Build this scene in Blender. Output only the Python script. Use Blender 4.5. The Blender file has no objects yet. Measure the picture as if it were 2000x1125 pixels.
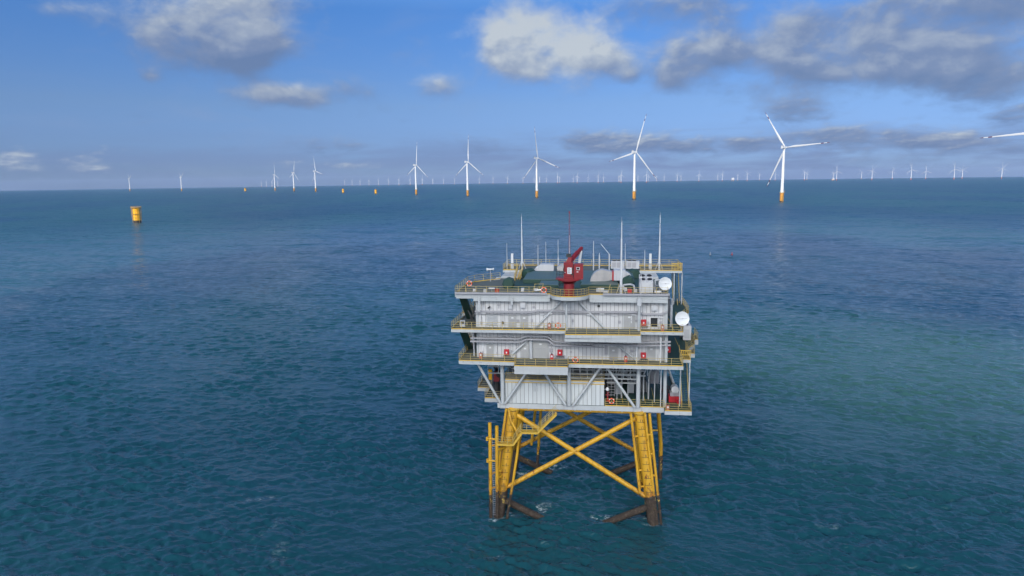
import bpy, math, random
import numpy as np
from mathutils import Vector, Matrix
R = math.radians
rng = random.Random(7)
scene = bpy.context.scene
COL = scene.collection

# ------------------------------------------------------------------ camera
PITCH, ROLL = R(8.95), math.atan(0.0138)
cam_d = bpy.data.cameras.new('camera'); cam = bpy.data.objects.new('camera', cam_d); COL.objects.link(cam)
cam_d.lens = 24; cam_d.sensor_width = 36; cam_d.clip_start = 1; cam_d.clip_end = 80000
fw = Vector((0, math.cos(PITCH), -math.sin(PITCH))); up0 = Vector((0, math.sin(PITCH), math.cos(PITCH))); rt0 = Vector((1, 0, 0))
cr, sr = math.cos(ROLL), math.sin(ROLL)
rt = cr*rt0 - sr*up0; up = cr*up0 + sr*rt0
m = Matrix((rt, up, -fw)).transposed().to_4x4(); m.translation = (0, 0, 50)
cam.matrix_world = m
scene.camera = cam
scene.view_settings.view_transform = 'Standard'; scene.view_settings.look = 'None'
scene.view_settings.gamma = 1; scene.view_settings.exposure = 0.55
scene.cycles.use_denoising = True
scene.cycles.use_adaptive_sampling = True; scene.cycles.adaptive_threshold = 0.004; scene.cycles.max_bounces = 6; scene.cycles.volume_bounces = 0; scene.cycles.transparent_max_bounces = 24
scene.cycles.caustics_reflective = False; scene.cycles.caustics_refractive = False

# ------------------------------------------------------------------ node helper
class NT:
    def __init__(s, nt): s.nt = nt; nt.nodes.clear()
    def n(s, t, **kw):
        x = s.nt.nodes.new(t)
        for k, v in kw.items(): setattr(x, k, v)
        return x
    def put(s, sock, v):
        if isinstance(v, bpy.types.NodeSocket): s.nt.links.new(v, sock)
        elif v is not None: sock.default_value = v
    def m(s, op, a, b=None, c=None, clamp=False):
        x = s.n('ShaderNodeMath', operation=op); x.use_clamp = clamp
        s.put(x.inputs[0], a); s.put(x.inputs[1], b); s.put(x.inputs[2], c)
        return x.outputs[0]
    def noise(s, vec, scale, detail=4, rough=0.55, dist=0.0):
        x = s.n('ShaderNodeTexNoise'); s.put(x.inputs['Vector'], vec)
        x.inputs['Scale'].default_value = scale; x.inputs['Detail'].default_value = detail
        x.inputs['Roughness'].default_value = rough; x.inputs['Distortion'].default_value = dist
        return x.outputs['Fac']
    def mul(s, vec, k):
        x = s.n('ShaderNodeVectorMath', operation='MULTIPLY'); s.put(x.inputs[0], vec); x.inputs[1].default_value = k
        return x.outputs[0]
    def addv(s, vec, k):
        x = s.n('ShaderNodeVectorMath', operation='ADD'); s.put(x.inputs[0], vec); s.put(x.inputs[1], k)
        return x.outputs[0]
    def step(s, v, a, b):
        x = s.n('ShaderNodeMapRange', interpolation_type='SMOOTHSTEP'); s.put(x.inputs['Value'], v)
        s.put(x.inputs['From Min'], a); s.put(x.inputs['From Max'], b)
        return x.outputs['Result']
    def mix(s, f, a, b):
        x = s.n('ShaderNodeMix', data_type='RGBA'); s.put(x.inputs[0], f)
        s.put(x.inputs[6], a if not isinstance(a, tuple) else (*a, 1)[:4]); s.put(x.inputs[7], b if not isinstance(b, tuple) else (*b, 1)[:4])
        return x.outputs[2]
    def comb(s, x_, y_, z_=0.0):
        x = s.n('ShaderNodeCombineXYZ'); s.put(x.inputs[0], x_); s.put(x.inputs[1], y_); s.put(x.inputs[2], z_)
        return x.outputs[0]
    def sep(s, v):
        x = s.n('ShaderNodeSeparateXYZ'); s.put(x.inputs[0], v); return x.outputs

# ------------------------------------------------------------------ sun, sky and clouds
SUN_AZ, SUN_EL = R(217), R(32)          # azimuth clockwise from +Y: behind the camera, to the left
sdir = Vector((math.sin(SUN_AZ)*math.cos(SUN_EL), math.cos(SUN_AZ)*math.cos(SUN_EL), math.sin(SUN_EL)))
sd = bpy.data.lights.new('sun', 'SUN'); sd.energy = 2.8; sd.angle = R(0.53); sd.color = (1.0, 0.93, 0.82)
sun = bpy.data.objects.new('sun', sd); COL.objects.link(sun)
sun.rotation_euler = sdir.to_track_quat('Z', 'Y').to_euler(); sun.location = (-200, -300, 400)

SKY_K = 0.10
world = bpy.data.worlds.new('World'); scene.world = world; world.use_nodes = True
N = NT(world.node_tree)
sky = N.n('ShaderNodeTexSky', sky_type='NISHITA'); sky.sun_disc = False
sky.sun_elevation = SUN_EL; sky.sun_rotation = SUN_AZ; sky.air_density = 1.0; sky.dust_density = 0.6; sky.ozone_density = 3.0; sky.altitude = 50
geo = N.n('ShaderNodeTexCoord')
dx, dy, dz = N.sep(geo.outputs['Generated'])
az = N.m('MULTIPLY', N.m('ARCTAN2', dx, dy), 57.2958)
el = N.m('MULTIPLY', N.m('ARCSINE', dz), 57.2958)
# clouds of this sky: azimuth, elevation, half width, half height (degrees), strength, brightness
CLOUDS = [(-21.16,12.42,4.38,2.56,1.1,.62),(-26.42,10.49,2.35,1.43,.8,.62),(-22.04,10.08,3.99,1.59,1.0,.15),(-19.57,9.49,2.23,1.27,.7,.12),
 (.7,11.88,2.46,1.85,1.1,.9),(3.97,10.11,4.69,1.97,1.2,1.0),(.26,9.99,2.06,1.52,.9,.75),(8.06,9.22,2.0,1.2,.5,.5),(9.48,8.01,1.0,.6,.5,.4),
 (13.63,9.35,2.7,1.8,.85,.38),(17.08,9.34,2.24,1.65,.8,.35),(12.88,7.68,1.57,.96,.75,.38),(22.19,9.34,3.11,1.7,.95,.5),(23.69,7.44,3.39,1.44,.9,.3),
 (28.87,9.26,3.36,2.01,1.0,.55),(29.93,7.46,2.43,1.19,.6,.3),(31.48,11.09,7.12,1.28,1.2,.12),(34.61,7.67,3.23,2.24,.8,.25),(12.37,13.1,4.59,1.25,.6,.3),
 (33.34,5.82,3.08,1.17,.7,.18),(19.06,6.43,1.84,.68,.45,.12),(22.04,4.96,2.3,.82,.95,.2),(35.75,3.82,1.62,.66,.7,.15),(-19.02,6.73,3.02,.75,1.0,.5),
 (-16.03,6.31,1.75,.65,.95,.45),(-12.47,7.25,2.0,.85,.6,.3),(-6.19,7.49,2.06,.78,.7,.55),(-26.97,7.87,.83,.42,.8,.45),(-14.66,2.95,2.39,.52,.7,.1),
 (-8.5,5.91,1.64,.48,.25,.3),(-35.03,1.63,1.44,.68,.65,.75),(-30.91,1.39,1.42,.71,.6,.75),(6.03,3.32,2.07,.65,.9,.2),(7.7,2.47,2.47,.57,.9,.3),
 (10.16,3.03,2.03,.57,.9,.45),(13.79,2.54,2.75,.72,1.0,.2),(19.21,2.59,2.22,.7,.9,.2),(24.61,3.09,2.72,.6,.95,.28),(28.67,2.45,3.75,.79,.7,.15),
 (32.12,2.42,1.49,.49,.9,.6),(33.93,1.9,3.08,.69,.6,.15),(-12.95,1.38,1.82,.28,.8,.65),(-17.47,1.41,.77,.4,.4,.55),(-31.87,11.64,2.72,.7,.5,.5),
 (-17.12,13.19,2.26,.7,.35,.4),(25.42,.89,6.51,.94,.4,.1),(-1.53,2.62,2.53,.58,.35,.15),(-3.82,3.26,2.52,.57,.3,.15),(29.0,10.6,10.0,2.6,.28,.25),(17.0,11.5,7.0,2.2,.2,.25)]
cp = N.comb(N.m('MULTIPLY', az, 0.10), N.m('MULTIPLY', el, 0.15))
lowf = N.step(el, 3.0, 7.5)
lp = N.comb(N.m('MULTIPLY', az, .26), N.m('MULTIPLY', el, .75), 4.0)
n1 = N.mix(lowf, N.noise(lp, 2.0, 6, .52, .2), N.noise(cp, 2.2, 7, 0.52, 0.25))
n1s = N.mix(lowf, N.noise(N.addv(lp, (-.05, .09, 0)), 2.0, 6, .52, .2), N.noise(N.addv(cp, (-0.05, 0.09, 0)), 2.2, 7, 0.52, 0.25))   # the same noise a little way toward the sun
nn = N.m('SUBTRACT', n1, 0.5)
wx = N.m('MULTIPLY', N.m('SUBTRACT', N.noise(cp, 1.3, 3, .5), .5), N.m('MULTIPLY_ADD', lowf, 2.4, 1.2))
wy = N.m('MULTIPLY', N.m('SUBTRACT', N.noise(N.addv(cp, (7, 3, 0)), 1.6, 3, .5), .5), N.m('MULTIPLY_ADD', lowf, 1.2, .35))
azw = N.m('ADD', az, wx); elw = N.m('ADD', el, wy)
fld = bsum = wsum = tsum = None
for a, e, w, h, s, b in CLOUDS:
    px = N.m('MULTIPLY_ADD', azw, 1/w/1.15, -a/w/1.15); py = N.m('MULTIPLY_ADD', elw, 1/h/1.15, -e/h/1.15)
    d2 = N.m('MULTIPLY_ADD', py, py, N.m('MULTIPLY', px, px))
    g = N.m('POWER', 2.71828, N.m('MULTIPLY', d2, -1.1))
    g = N.m('MULTIPLY', g, s)
    gb = N.m('MULTIPLY', g, b); gt = N.m('MULTIPLY', g, py)
    if fld is None: fld, bsum, tsum = g, gb, gt
    else: fld, bsum, tsum = N.m('ADD', fld, g), N.m('ADD', bsum, gb), N.m('ADD', tsum, gt)
wsum = N.m('ADD', fld, 0.02)
bri = N.m('DIVIDE', bsum, wsum); tp = N.m('DIVIDE', tsum, wsum)
nhi = N.m('SUBTRACT', N.noise(N.addv(cp, (3, 1, 2)), 6.5, 6, .6, .5), .5)
dens = N.m('ADD', N.m('ADD', N.m('MINIMUM', fld, 1.1), N.m('MULTIPLY', nn, 1.7)), N.m('MULTIPLY', nhi, .6))
alpha = N.m('MULTIPLY', N.step(dens, 0.10, 1.15), 0.92)
relief = N.m('SUBTRACT', n1, n1s)
light = N.m('ADD', N.m('ADD', bri, N.m('MULTIPLY', tp, 0.42)), N.m('ADD', N.m('MULTIPLY', relief, 1.7), N.m('MULTIPLY', nhi, .4)))
light = N.m('ADD', light, N.m('MULTIPLY', N.step(fld, .2, .9), 0.05), clamp=True)
ramp = N.n('ShaderNodeValToRGB'); N.put(ramp.inputs[0], light)
cre = ramp.color_ramp.elements
cre[0].position = 0.0; cre[0].color = (1.0, 1.52, 2.7, 1)
cre[1].position = 1.0; cre[1].color = (3.8, 4.15, 4.45, 1)
x_ = cre.new(0.35); x_.color = (1.42, 1.9, 3.0, 1)
x_ = cre.new(0.7); x_.color = (2.5, 2.95, 3.7, 1)
# thin high veil
veil = N.noise(N.comb(N.m('MULTIPLY', az, .05), N.m('MULTIPLY', el, .16)), 2.0, 5, .6, .6)
veil = N.m('MULTIPLY', N.step(veil, .5, .8), .22)
tr = N.n('ShaderNodeValToRGB'); N.put(tr.inputs[0], N.m('DIVIDE', el, 40.0))     # clean sea air: a deeper blue than the plain sky model
te = tr.color_ramp.elements
te[0].position = 0.0; te[0].color = (.25, .37, .76, 1); te[1].position = 1.0; te[1].color = (.5, .7, .9, 1)
for p_, c_ in ((.05, (.27, .39, .78, 1)), (.15, (.36, .46, .71, 1)), (.33, (.30, .53, .86, 1)), (.5, (1.05, 1.30, 1.48, 1)), (.7, (1.25, 1.45, 1.58, 1))): x_ = te.new(p_); x_.color = c_
skm = N.n('ShaderNodeMix', data_type='RGBA', blend_type='MULTIPLY'); skm.inputs[0].default_value = 1.0
N.put(skm.inputs[6], sky.outputs[0]); N.put(skm.inputs[7], tr.outputs[0])
# the broken bright cloud deck overhead and behind
oc = N.noise(N.comb(N.m('DIVIDE', dx, N.m('ADD', N.m('ABSOLUTE', dz), .15)), N.m('DIVIDE', dy, N.m('ADD', N.m('ABSOLUTE', dz), .15)), 3.0), 1.1, 5, .55)
ocm = N.m('MULTIPLY', N.step(oc, .30, .52), N.step(N.m('ADD', el, N.m('MULTIPLY', N.step(dy, -.42, -.72), 100.0)), 100.0, 120.0))
occ = N.mix(N.step(oc, .45, .75), (34.0, 34.0, 34.2, 1), (27.0, 27.4, 28.0, 1))
s1 = N.mix(veil, skm.outputs[2], (2.0, 2.5, 3.7, 1))
# grey-mauve bank of haze and flat cloud low over the sea
bn = N.noise(N.comb(N.m('MULTIPLY', az, .055), N.m('MULTIPLY', el, .42), 9.0), 2.0, 6, .58, .4)
bk = N.m('MULTIPLY', N.m('MULTIPLY', N.step(bn, .34, .62), N.m('SUBTRACT', 1.0, N.step(el, 1.6, 4.6))), N.m('MULTIPLY_ADD', N.step(az, -22.0, 14.0), .48, .40))
s1 = N.mix(bk, s1, (1.2, 1.70, 3.1, 1))
s2 = N.mix(ocm, N.mix(alpha, s1, ramp.outputs[0]), occ)
bg = N.n('ShaderNodeBackground'); N.put(bg.inputs[0], s2); bg.inputs[1].default_value = SKY_K
N.nt.links.new(bg.outputs[0], N.n('ShaderNodeOutputWorld').inputs[0])

# ------------------------------------------------------------------ mesh builder
class MB:
    def __init__(s): s.v = []; s.f = []
    def quadbox(s, c8):
        i = len(s.v); s.v += [tuple(p) for p in c8]
        for q in ((0,3,2,1),(4,5,6,7),(0,1,5,4),(1,2,6,5),(2,3,7,6),(3,0,4,7)): s.f.append(tuple(i+k for k in q))
        return s
    def box(s, x0, x1, y0, y1, z0, z1):
        return s.quadbox([(x0,y0,z0),(x1,y0,z0),(x1,y1,z0),(x0,y1,z0),(x0,y0,z1),(x1,y0,z1),(x1,y1,z1),(x0,y1,z1)])
    def bar(s, p, q, w, h=None):
        p = Vector(p); q = Vector(q); h = h or w; d = (q-p).normalized()
        a = d.cross(Vector((0,0,1)))
        a = Vector((1,0,0)) if a.length < 1e-3 else a.normalized()
        b = a.cross(d).normalized(); a = a*w/2; b = b*h/2
        return s.quadbox([p-a-b,p+a-b,p+a+b,p-a+b,q-a-b,q+a-b,q+a+b,q-a+b])
    def tube(s, p, q, r, r2=None, n=12, caps=True):
        p = Vector(p); q = Vector(q); r2 = r if r2 is None else r2; d = (q-p).normalized()
        a = d.cross(Vector((0,0,1)));  a = Vector((1,0,0)) if a.length < 1e-3 else a.normalized()
        b = d.cross(a); i = len(s.v)
        for c, rr in ((p, r), (q, r2)):
            for k in range(n):
                t = 2*math.pi*k/n; s.v.append(tuple(c + a*rr*math.cos(t) + b*rr*math.sin(t)))
        for k in range(n): s.f.append((i+k, i+(k+1)%n, i+n+(k+1)%n, i+n+k))
        if caps: s.f.append(tuple(i+n-1-k for k in range(n))); s.f.append(tuple(i+n+k for k in range(n)))
        return s
    def path(s, pts, r, n=8):
        for a, b in zip(pts, pts[1:]): s.tube(a, b, r, n=n)
        return s
    def lathe(s, prof, c=(0,0,0), n=20, axis=None):
        i = len(s.v); c = Vector(c)
        rot = Vector((0,0,1)).rotation_difference(Vector(axis)) if axis else None
        for r, z in prof:
            for k in range(n):
                t = 2*math.pi*k/n; p = Vector((r*math.cos(t), r*math.sin(t), z))
                if rot: p = rot @ p
                s.v.append(tuple(c+p))
        for j in range(len(prof)-1):
            for k in range(n): s.f.append((i+j*n+k, i+j*n+(k+1)%n, i+(j+1)*n+(k+1)%n, i+(j+1)*n+k))
        if prof[0][0] > 1e-4: s.f.append(tuple(i+n-1-k for k in range(n)))
        if prof[-1][0] > 1e-4: s.f.append(tuple(i+(len(prof)-1)*n+k for k in range(n)))
        return s
    def prism(s, poly, z0, z1):
        i = len(s.v); n = len(poly)
        s.v += [(x,y,z0) for x,y in poly] + [(x,y,z1) for x,y in poly]
        s.f.append(tuple(i+n-1-k for k in range(n))); s.f.append(tuple(i+n+k for k in range(n)))
        for k in range(n): s.f.append((i+k, i+(k+1)%n, i+n+(k+1)%n, i+n+k))
        return s
    def torus(s, c, R_, r, ax='y', n=24, m_=8):
        i = len(s.v)
        for a in range(n):
            t = 2*math.pi*a/n
            for b in range(m_):
                q = 2*math.pi*b/m_; rr = R_ + r*math.cos(q)
                p = (rr*math.cos(t), r*math.sin(q), rr*math.sin(t)) if ax == 'y' else (r*math.sin(q), rr*math.cos(t), rr*math.sin(t))
                s.v.append((c[0]+p[0], c[1]+p[1], c[2]+p[2]))
        for a in range(n):
            for b in range(m_): s.f.append((i+a*m_+b, i+((a+1)%n)*m_+b, i+((a+1)%n)*m_+(b+1)%m_, i+a*m_+(b+1)%m_))
        return s
    def faces(s, vs, fs):
        i = len(s.v); s.v += [tuple(p) for p in vs]; s.f += [tuple(i+k for k in f) for f in fs]; return s
    def mesh(s, name, mat, smooth=False):
        me = bpy.data.meshes.new(name); me.from_pydata(s.v, [], s.f); me.materials.append(mat)
        import bmesh
        bm = bmesh.new(); bm.from_mesh(me); bmesh.ops.recalc_face_normals(bm, faces=bm.faces); bm.to_mesh(me); bm.free()
        if smooth:
            me.shade_smooth()
            try: me.set_sharp_from_angle(angle=R(40))
            except Exception: pass
        return me
    def build(s, name, mat, parent=None, smooth=False, label=None):
        o = bpy.data.objects.new(name, s.mesh(name, mat, smooth)); COL.objects.link(o)
        if parent: o.parent = parent
        if label: o['label'] = label
        return o

def tag(o, label, cat, group=None):
    o['label'] = label; o['category'] = cat
    if group: o['group'] = group
    return o
def empty(name, loc, rz=0.0):
    o = bpy.data.objects.new(name, None); COL.objects.link(o); o.location = loc; o.rotation_euler = (0, 0, rz)
    o.empty_display_size = 1; return o
def copy_tree(o, parent=None):
    c = o.copy(); COL.objects.link(c)
    if parent: c.parent = parent
    for ch in list(o.children): copy_tree(ch, c)
    return c
FONTS = {}
def text_faces(txt, size):
    if (txt, size) not in FONTS:
        cu = bpy.data.curves.new('t', 'FONT'); cu.body = txt; cu.size = size; cu.align_x = 'CENTER'; cu.align_y = 'CENTER'; cu.resolution_u = 2
        o = bpy.data.objects.new('t', cu); me = o.to_mesh()
        FONTS[(txt, size)] = ([tuple(v.co) for v in me.vertices], [tuple(p.vertices) for p in me.polygons])
        o.to_mesh_clear(); bpy.data.objects.remove(o); bpy.data.curves.remove(cu)
    return FONTS[(txt, size)]

# ------------------------------------------------------------------ materials
def new_mat(name):
    mt = bpy.data.materials.new(name); mt.use_nodes = True; n = NT(mt.node_tree)
    p = n.n('ShaderNodeBsdfPrincipled'); o = n.n('ShaderNodeOutputMaterial'); n.nt.links.new(p.outputs[0], o.inputs[0])
    return mt, n, p
def paint(name, col, rough=0.5, var=0.10, streak=0.0, rust=0.0, metal=0.0, scale=0.8):
    mt, n, p = new_mat(name)
    tc = n.n('ShaderNodeTexCoord').outputs['Object']
    c = n.mix(n.m('MULTIPLY', n.step(n.noise(tc, scale, 5), .3, .7), var), col, tuple(k*0.55 for k in col))
    if streak:
        st = n.noise(n.mul(tc, (2.2, 2.2, .22)), 1.6, 4, .6)
        c = n.mix(n.m('MULTIPLY', n.step(st, .52, .78), streak), c, tuple(k*0.5 for k in col[:3]))
    if rust:
        rs = n.noise(n.mul(tc, (1, 1, .45)), 1.9, 6, .65)
        c = n.mix(n.m('MULTIPLY', n.step(rs, .64, .74), rust), c, (.16, .055, .018))
    n.put(p.inputs['Base Color'], c); n.put(p.inputs['Roughness'], rough); p.inputs['Metallic'].default_value = metal
    return mt
def panels(name, col, axis, pitch=0.57, streak=.35):
    mt, n, p = new_mat(name)
    tc = n.n('ShaderNodeTexCoord').outputs['Object']; xyz = n.sep(tc)
    u = n.m('DIVIDE', n.m('ADD', xyz[0], xyz[1]), pitch)   # front walls have constant y, side walls constant x
    wn = n.n('ShaderNodeTexWhiteNoise', noise_dimensions='1D'); n.put(wn.inputs['W'], n.m('FLOOR', u))
    tone = n.m('MULTIPLY_ADD', wn.outputs['Value'], .10, .93)
    fr = n.m('FRACT', u)
    seam = n.m('LESS_THAN', fr, 0.10)
    st = n.noise(n.mul(tc, (3, 3, .3)), 1.5, 5, .6)
    grime = n.m('MULTIPLY', n.step(st, .5, .8), streak)
    c = n.mix(grime, col, tuple(k*.55 for k in col))
    hs = n.n('ShaderNodeHueSaturation'); n.put(hs.inputs['Color'], c); n.put(hs.inputs['Value'], tone)
    c = n.mix(n.m('MULTIPLY', seam, .8), hs.outputs[0], (.08, .08, .085))
    n.put(p.inputs['Base Color'], c); p.inputs['Roughness'].default_value = .5
    bp = n.n('ShaderNodeBump'); bp.inputs['Strength'].default_value = .6; bp.inputs['Distance'].default_value = .03
    n.put(bp.inputs['Height'], n.m('SUBTRACT', 1.0, seam)); n.put(p.inputs['Normal'], bp.outputs[0])
    return mt
GREY = (.46, .48, .50)
M = {}
M['panel_front'] = panels('grey panel cladding', (.53, .535, .54), 0, .57, .22)
M['panel_low'] = panels('pale panel cladding', (.51, .54, .545), 0, .62, .2)
M['grey'] = paint('grey steel paint', (.44, .46, .48), .5, .15, .2, .25)
M['pale'] = paint('pale grey steel paint', (.43, .455, .465), .5, .2, .4, .5)
M['tray'] = paint('galvanised tray', (.34, .34, .36), .45, .2, .2, 0)
M['door'] = paint('door grey', (.33, .335, .33), .5, .1, .1)
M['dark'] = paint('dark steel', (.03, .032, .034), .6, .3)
M['glass'] = paint('dark window glass', (.02, .022, .025), .12, .1)
M['louvre'] = paint('louvre blades', (.36, .37, .38), .5, .1)
M['rail'] = paint('yellow rail paint', (.45, .345, .12), .5, .3, 0, .4, scale=2.5)
M['railgrey'] = paint('weathered rail paint', (.50, .42, .24), .55, .25, 0, .3, scale=2.5)
M['yellow'] = paint('yellow frame paint', (.56, .36, .05), .5, .15, 0, .2)
M['green'] = paint('green deck paint', (.015, .052, .038), .6, .35, .0, .35, scale=.5)
M['roofgreen'] = paint('green roof sheet', (.022, .062, .055), .5, .25, .0, .05, scale=.3)
M['sheetgreen'] = paint('green sheet with sky sheen', (.060, .105, .10), .45, .25, .15, .05, scale=.4)  # sky sheen of the sloped hatch tops mixed into this colour
M['pinkred'] = paint('faded red', (.46, .13, .10), .5, .2)
M['deckgrey'] = paint('worn deck', (.10, .115, .10), .75, .4, 0, .35, scale=.6)
M['red'] = paint('crane red paint', (.235, .015, .02), .45, .35, .4, .2)
M['redbox'] = paint('red cabinet paint', (.46, .02, .03), .4, .1)
M['white'] = paint('white paint', (.60, .61, .62), .45, .08, .12)
M['offwhite'] = paint('off white casing', (.49, .50, .515), .5, .15, .3, .08)
M['dish'] = paint('dish white', (.66, .68, .69), .4, .04)
M['silver'] = paint('duct foil', (.50, .48, .46), .38, .3, .3, 0, metal=.35, scale=1.2)
M['orange'] = paint('orange ring', (.78, .11, .03), .5, .1)
M['black'] = paint('black rubber', (.015, .015, .016), .6, .2)
M['mark'] = paint('mark black', (.02, .02, .02), .6, .1)
M['turbine'] = paint('turbine white', (.60, .61, .62), .4, .05, .08)
M['transition'] = paint('transition yellow', (.52, .235, .03), .5, .25, .5, .45, scale=.25)
M['pile'] = paint('monopile yellow', (.85, .42, .006), .45, .12, .2, .1, scale=.3)
M['piletrim'] = paint('monopile trim', (.42, .25, .06), .6, .25, 0, .3, scale=.3)
M['growth'] = paint('marine growth', (.045, .035, .028), .8, .5, 0, 0, scale=1.2)
M['buoyred'] = paint('buoy red', (.45, .03, .02), .5, .1)
M['cable'] = paint('cable black', (.02, .02, .02), .6, .1)

def jacket_mat():
    mt, n, p = new_mat('jacket paint over marine growth')
    tc = n.n('ShaderNodeTexCoord').outputs['Object']; z = n.sep(tc)[2]
    nz = n.noise(tc, .9, 5, .6)
    zz = n.m('MULTIPLY_ADD', n.m('SUBTRACT', nz, .5), 4.2, z)
    y = n.mix(n.step(n.noise(n.mul(tc, (1.5, 1.5, .25)), 1.1, 4), .45, .75), (.56, .31, .018), (.40, .20, .012))
    rs = n.noise(n.mul(tc, (1, 1, .5)), 1.1, 6, .7)
    low = n.m('SUBTRACT', 1.0, n.step(z, 3, 11))
    y = n.mix(n.step(n.m('MULTIPLY_ADD', low, .10, rs), .63, .72), y, (.18, .05, .012))
    y = n.mix(n.m('MULTIPLY', n.m('SUBTRACT', 1.0, n.step(n.m('MULTIPLY_ADD', nz, 3, z), 5.0, 7.5)), .5), y, (.55, .22, .01))
    sn = n.m('ADD', n.noise(n.mul(tc, (1.2, 1.2, .6)), 2.0, 6, .65), n.m('MULTIPLY', n.m('SUBTRACT', 8.0, z), .055))
    y = n.mix(n.m('MULTIPLY', n.step(sn, .60, .82), .75), y, (.17, .095, .02))
    gcol = n.mix(n.step(n.noise(tc, 2.6, 5, .7), .45, .7), (.030, .020, .013), (.085, .062, .045))
    spl = n.m('MULTIPLY', n.step(n.noise(n.addv(tc, (5, 2, 9)), 1.3, 4, .6), .60, .66), n.step(z, 1.2, 2.6))
    gcol = n.mix(n.m('MULTIPLY', spl, .8), gcol, (.48, .33, .07))
    c = n.mix(n.step(zz, 3.95, 4.2), gcol, y)
    n.put(p.inputs['Base Color'], c); n.put(p.inputs['Roughness'], n.m('MULTIPLY_ADD', n.step(zz, 3.5, 4), -.35, .85))
    bp = n.n('ShaderNodeBump'); bp.inputs['Strength'].default_value = .5; bp.inputs['Distance'].default_value = .08
    n.put(bp.inputs['Height'], n.m('MULTIPLY', n.noise(tc, 4, 4, .7), n.m('SUBTRACT', 1.0, n.step(zz, 3.4, 4)))); n.put(p.inputs['Normal'], bp.outputs[0])
    return mt
M['jacket'] = jacket_mat()

def blade_mat():
    mt, n, p = new_mat('blade white with red tip bands')
    z = n.sep(n.n('ShaderNodeTexCoord').outputs['Object'])[2]
    a = n.m('MULTIPLY', n.m('GREATER_THAN', z, 74), n.m('LESS_THAN', z, 79.5)); b = n.m('GREATER_THAN', z, 86.0)
    c = n.mix(n.m('MAXIMUM', a, b), (.47, .48, .49), (.09, .012, .015))
    n.put(p.inputs['Base Color'], c); p.inputs['Roughness'].default_value = .4
    return mt
M['blade'] = blade_mat()

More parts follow.
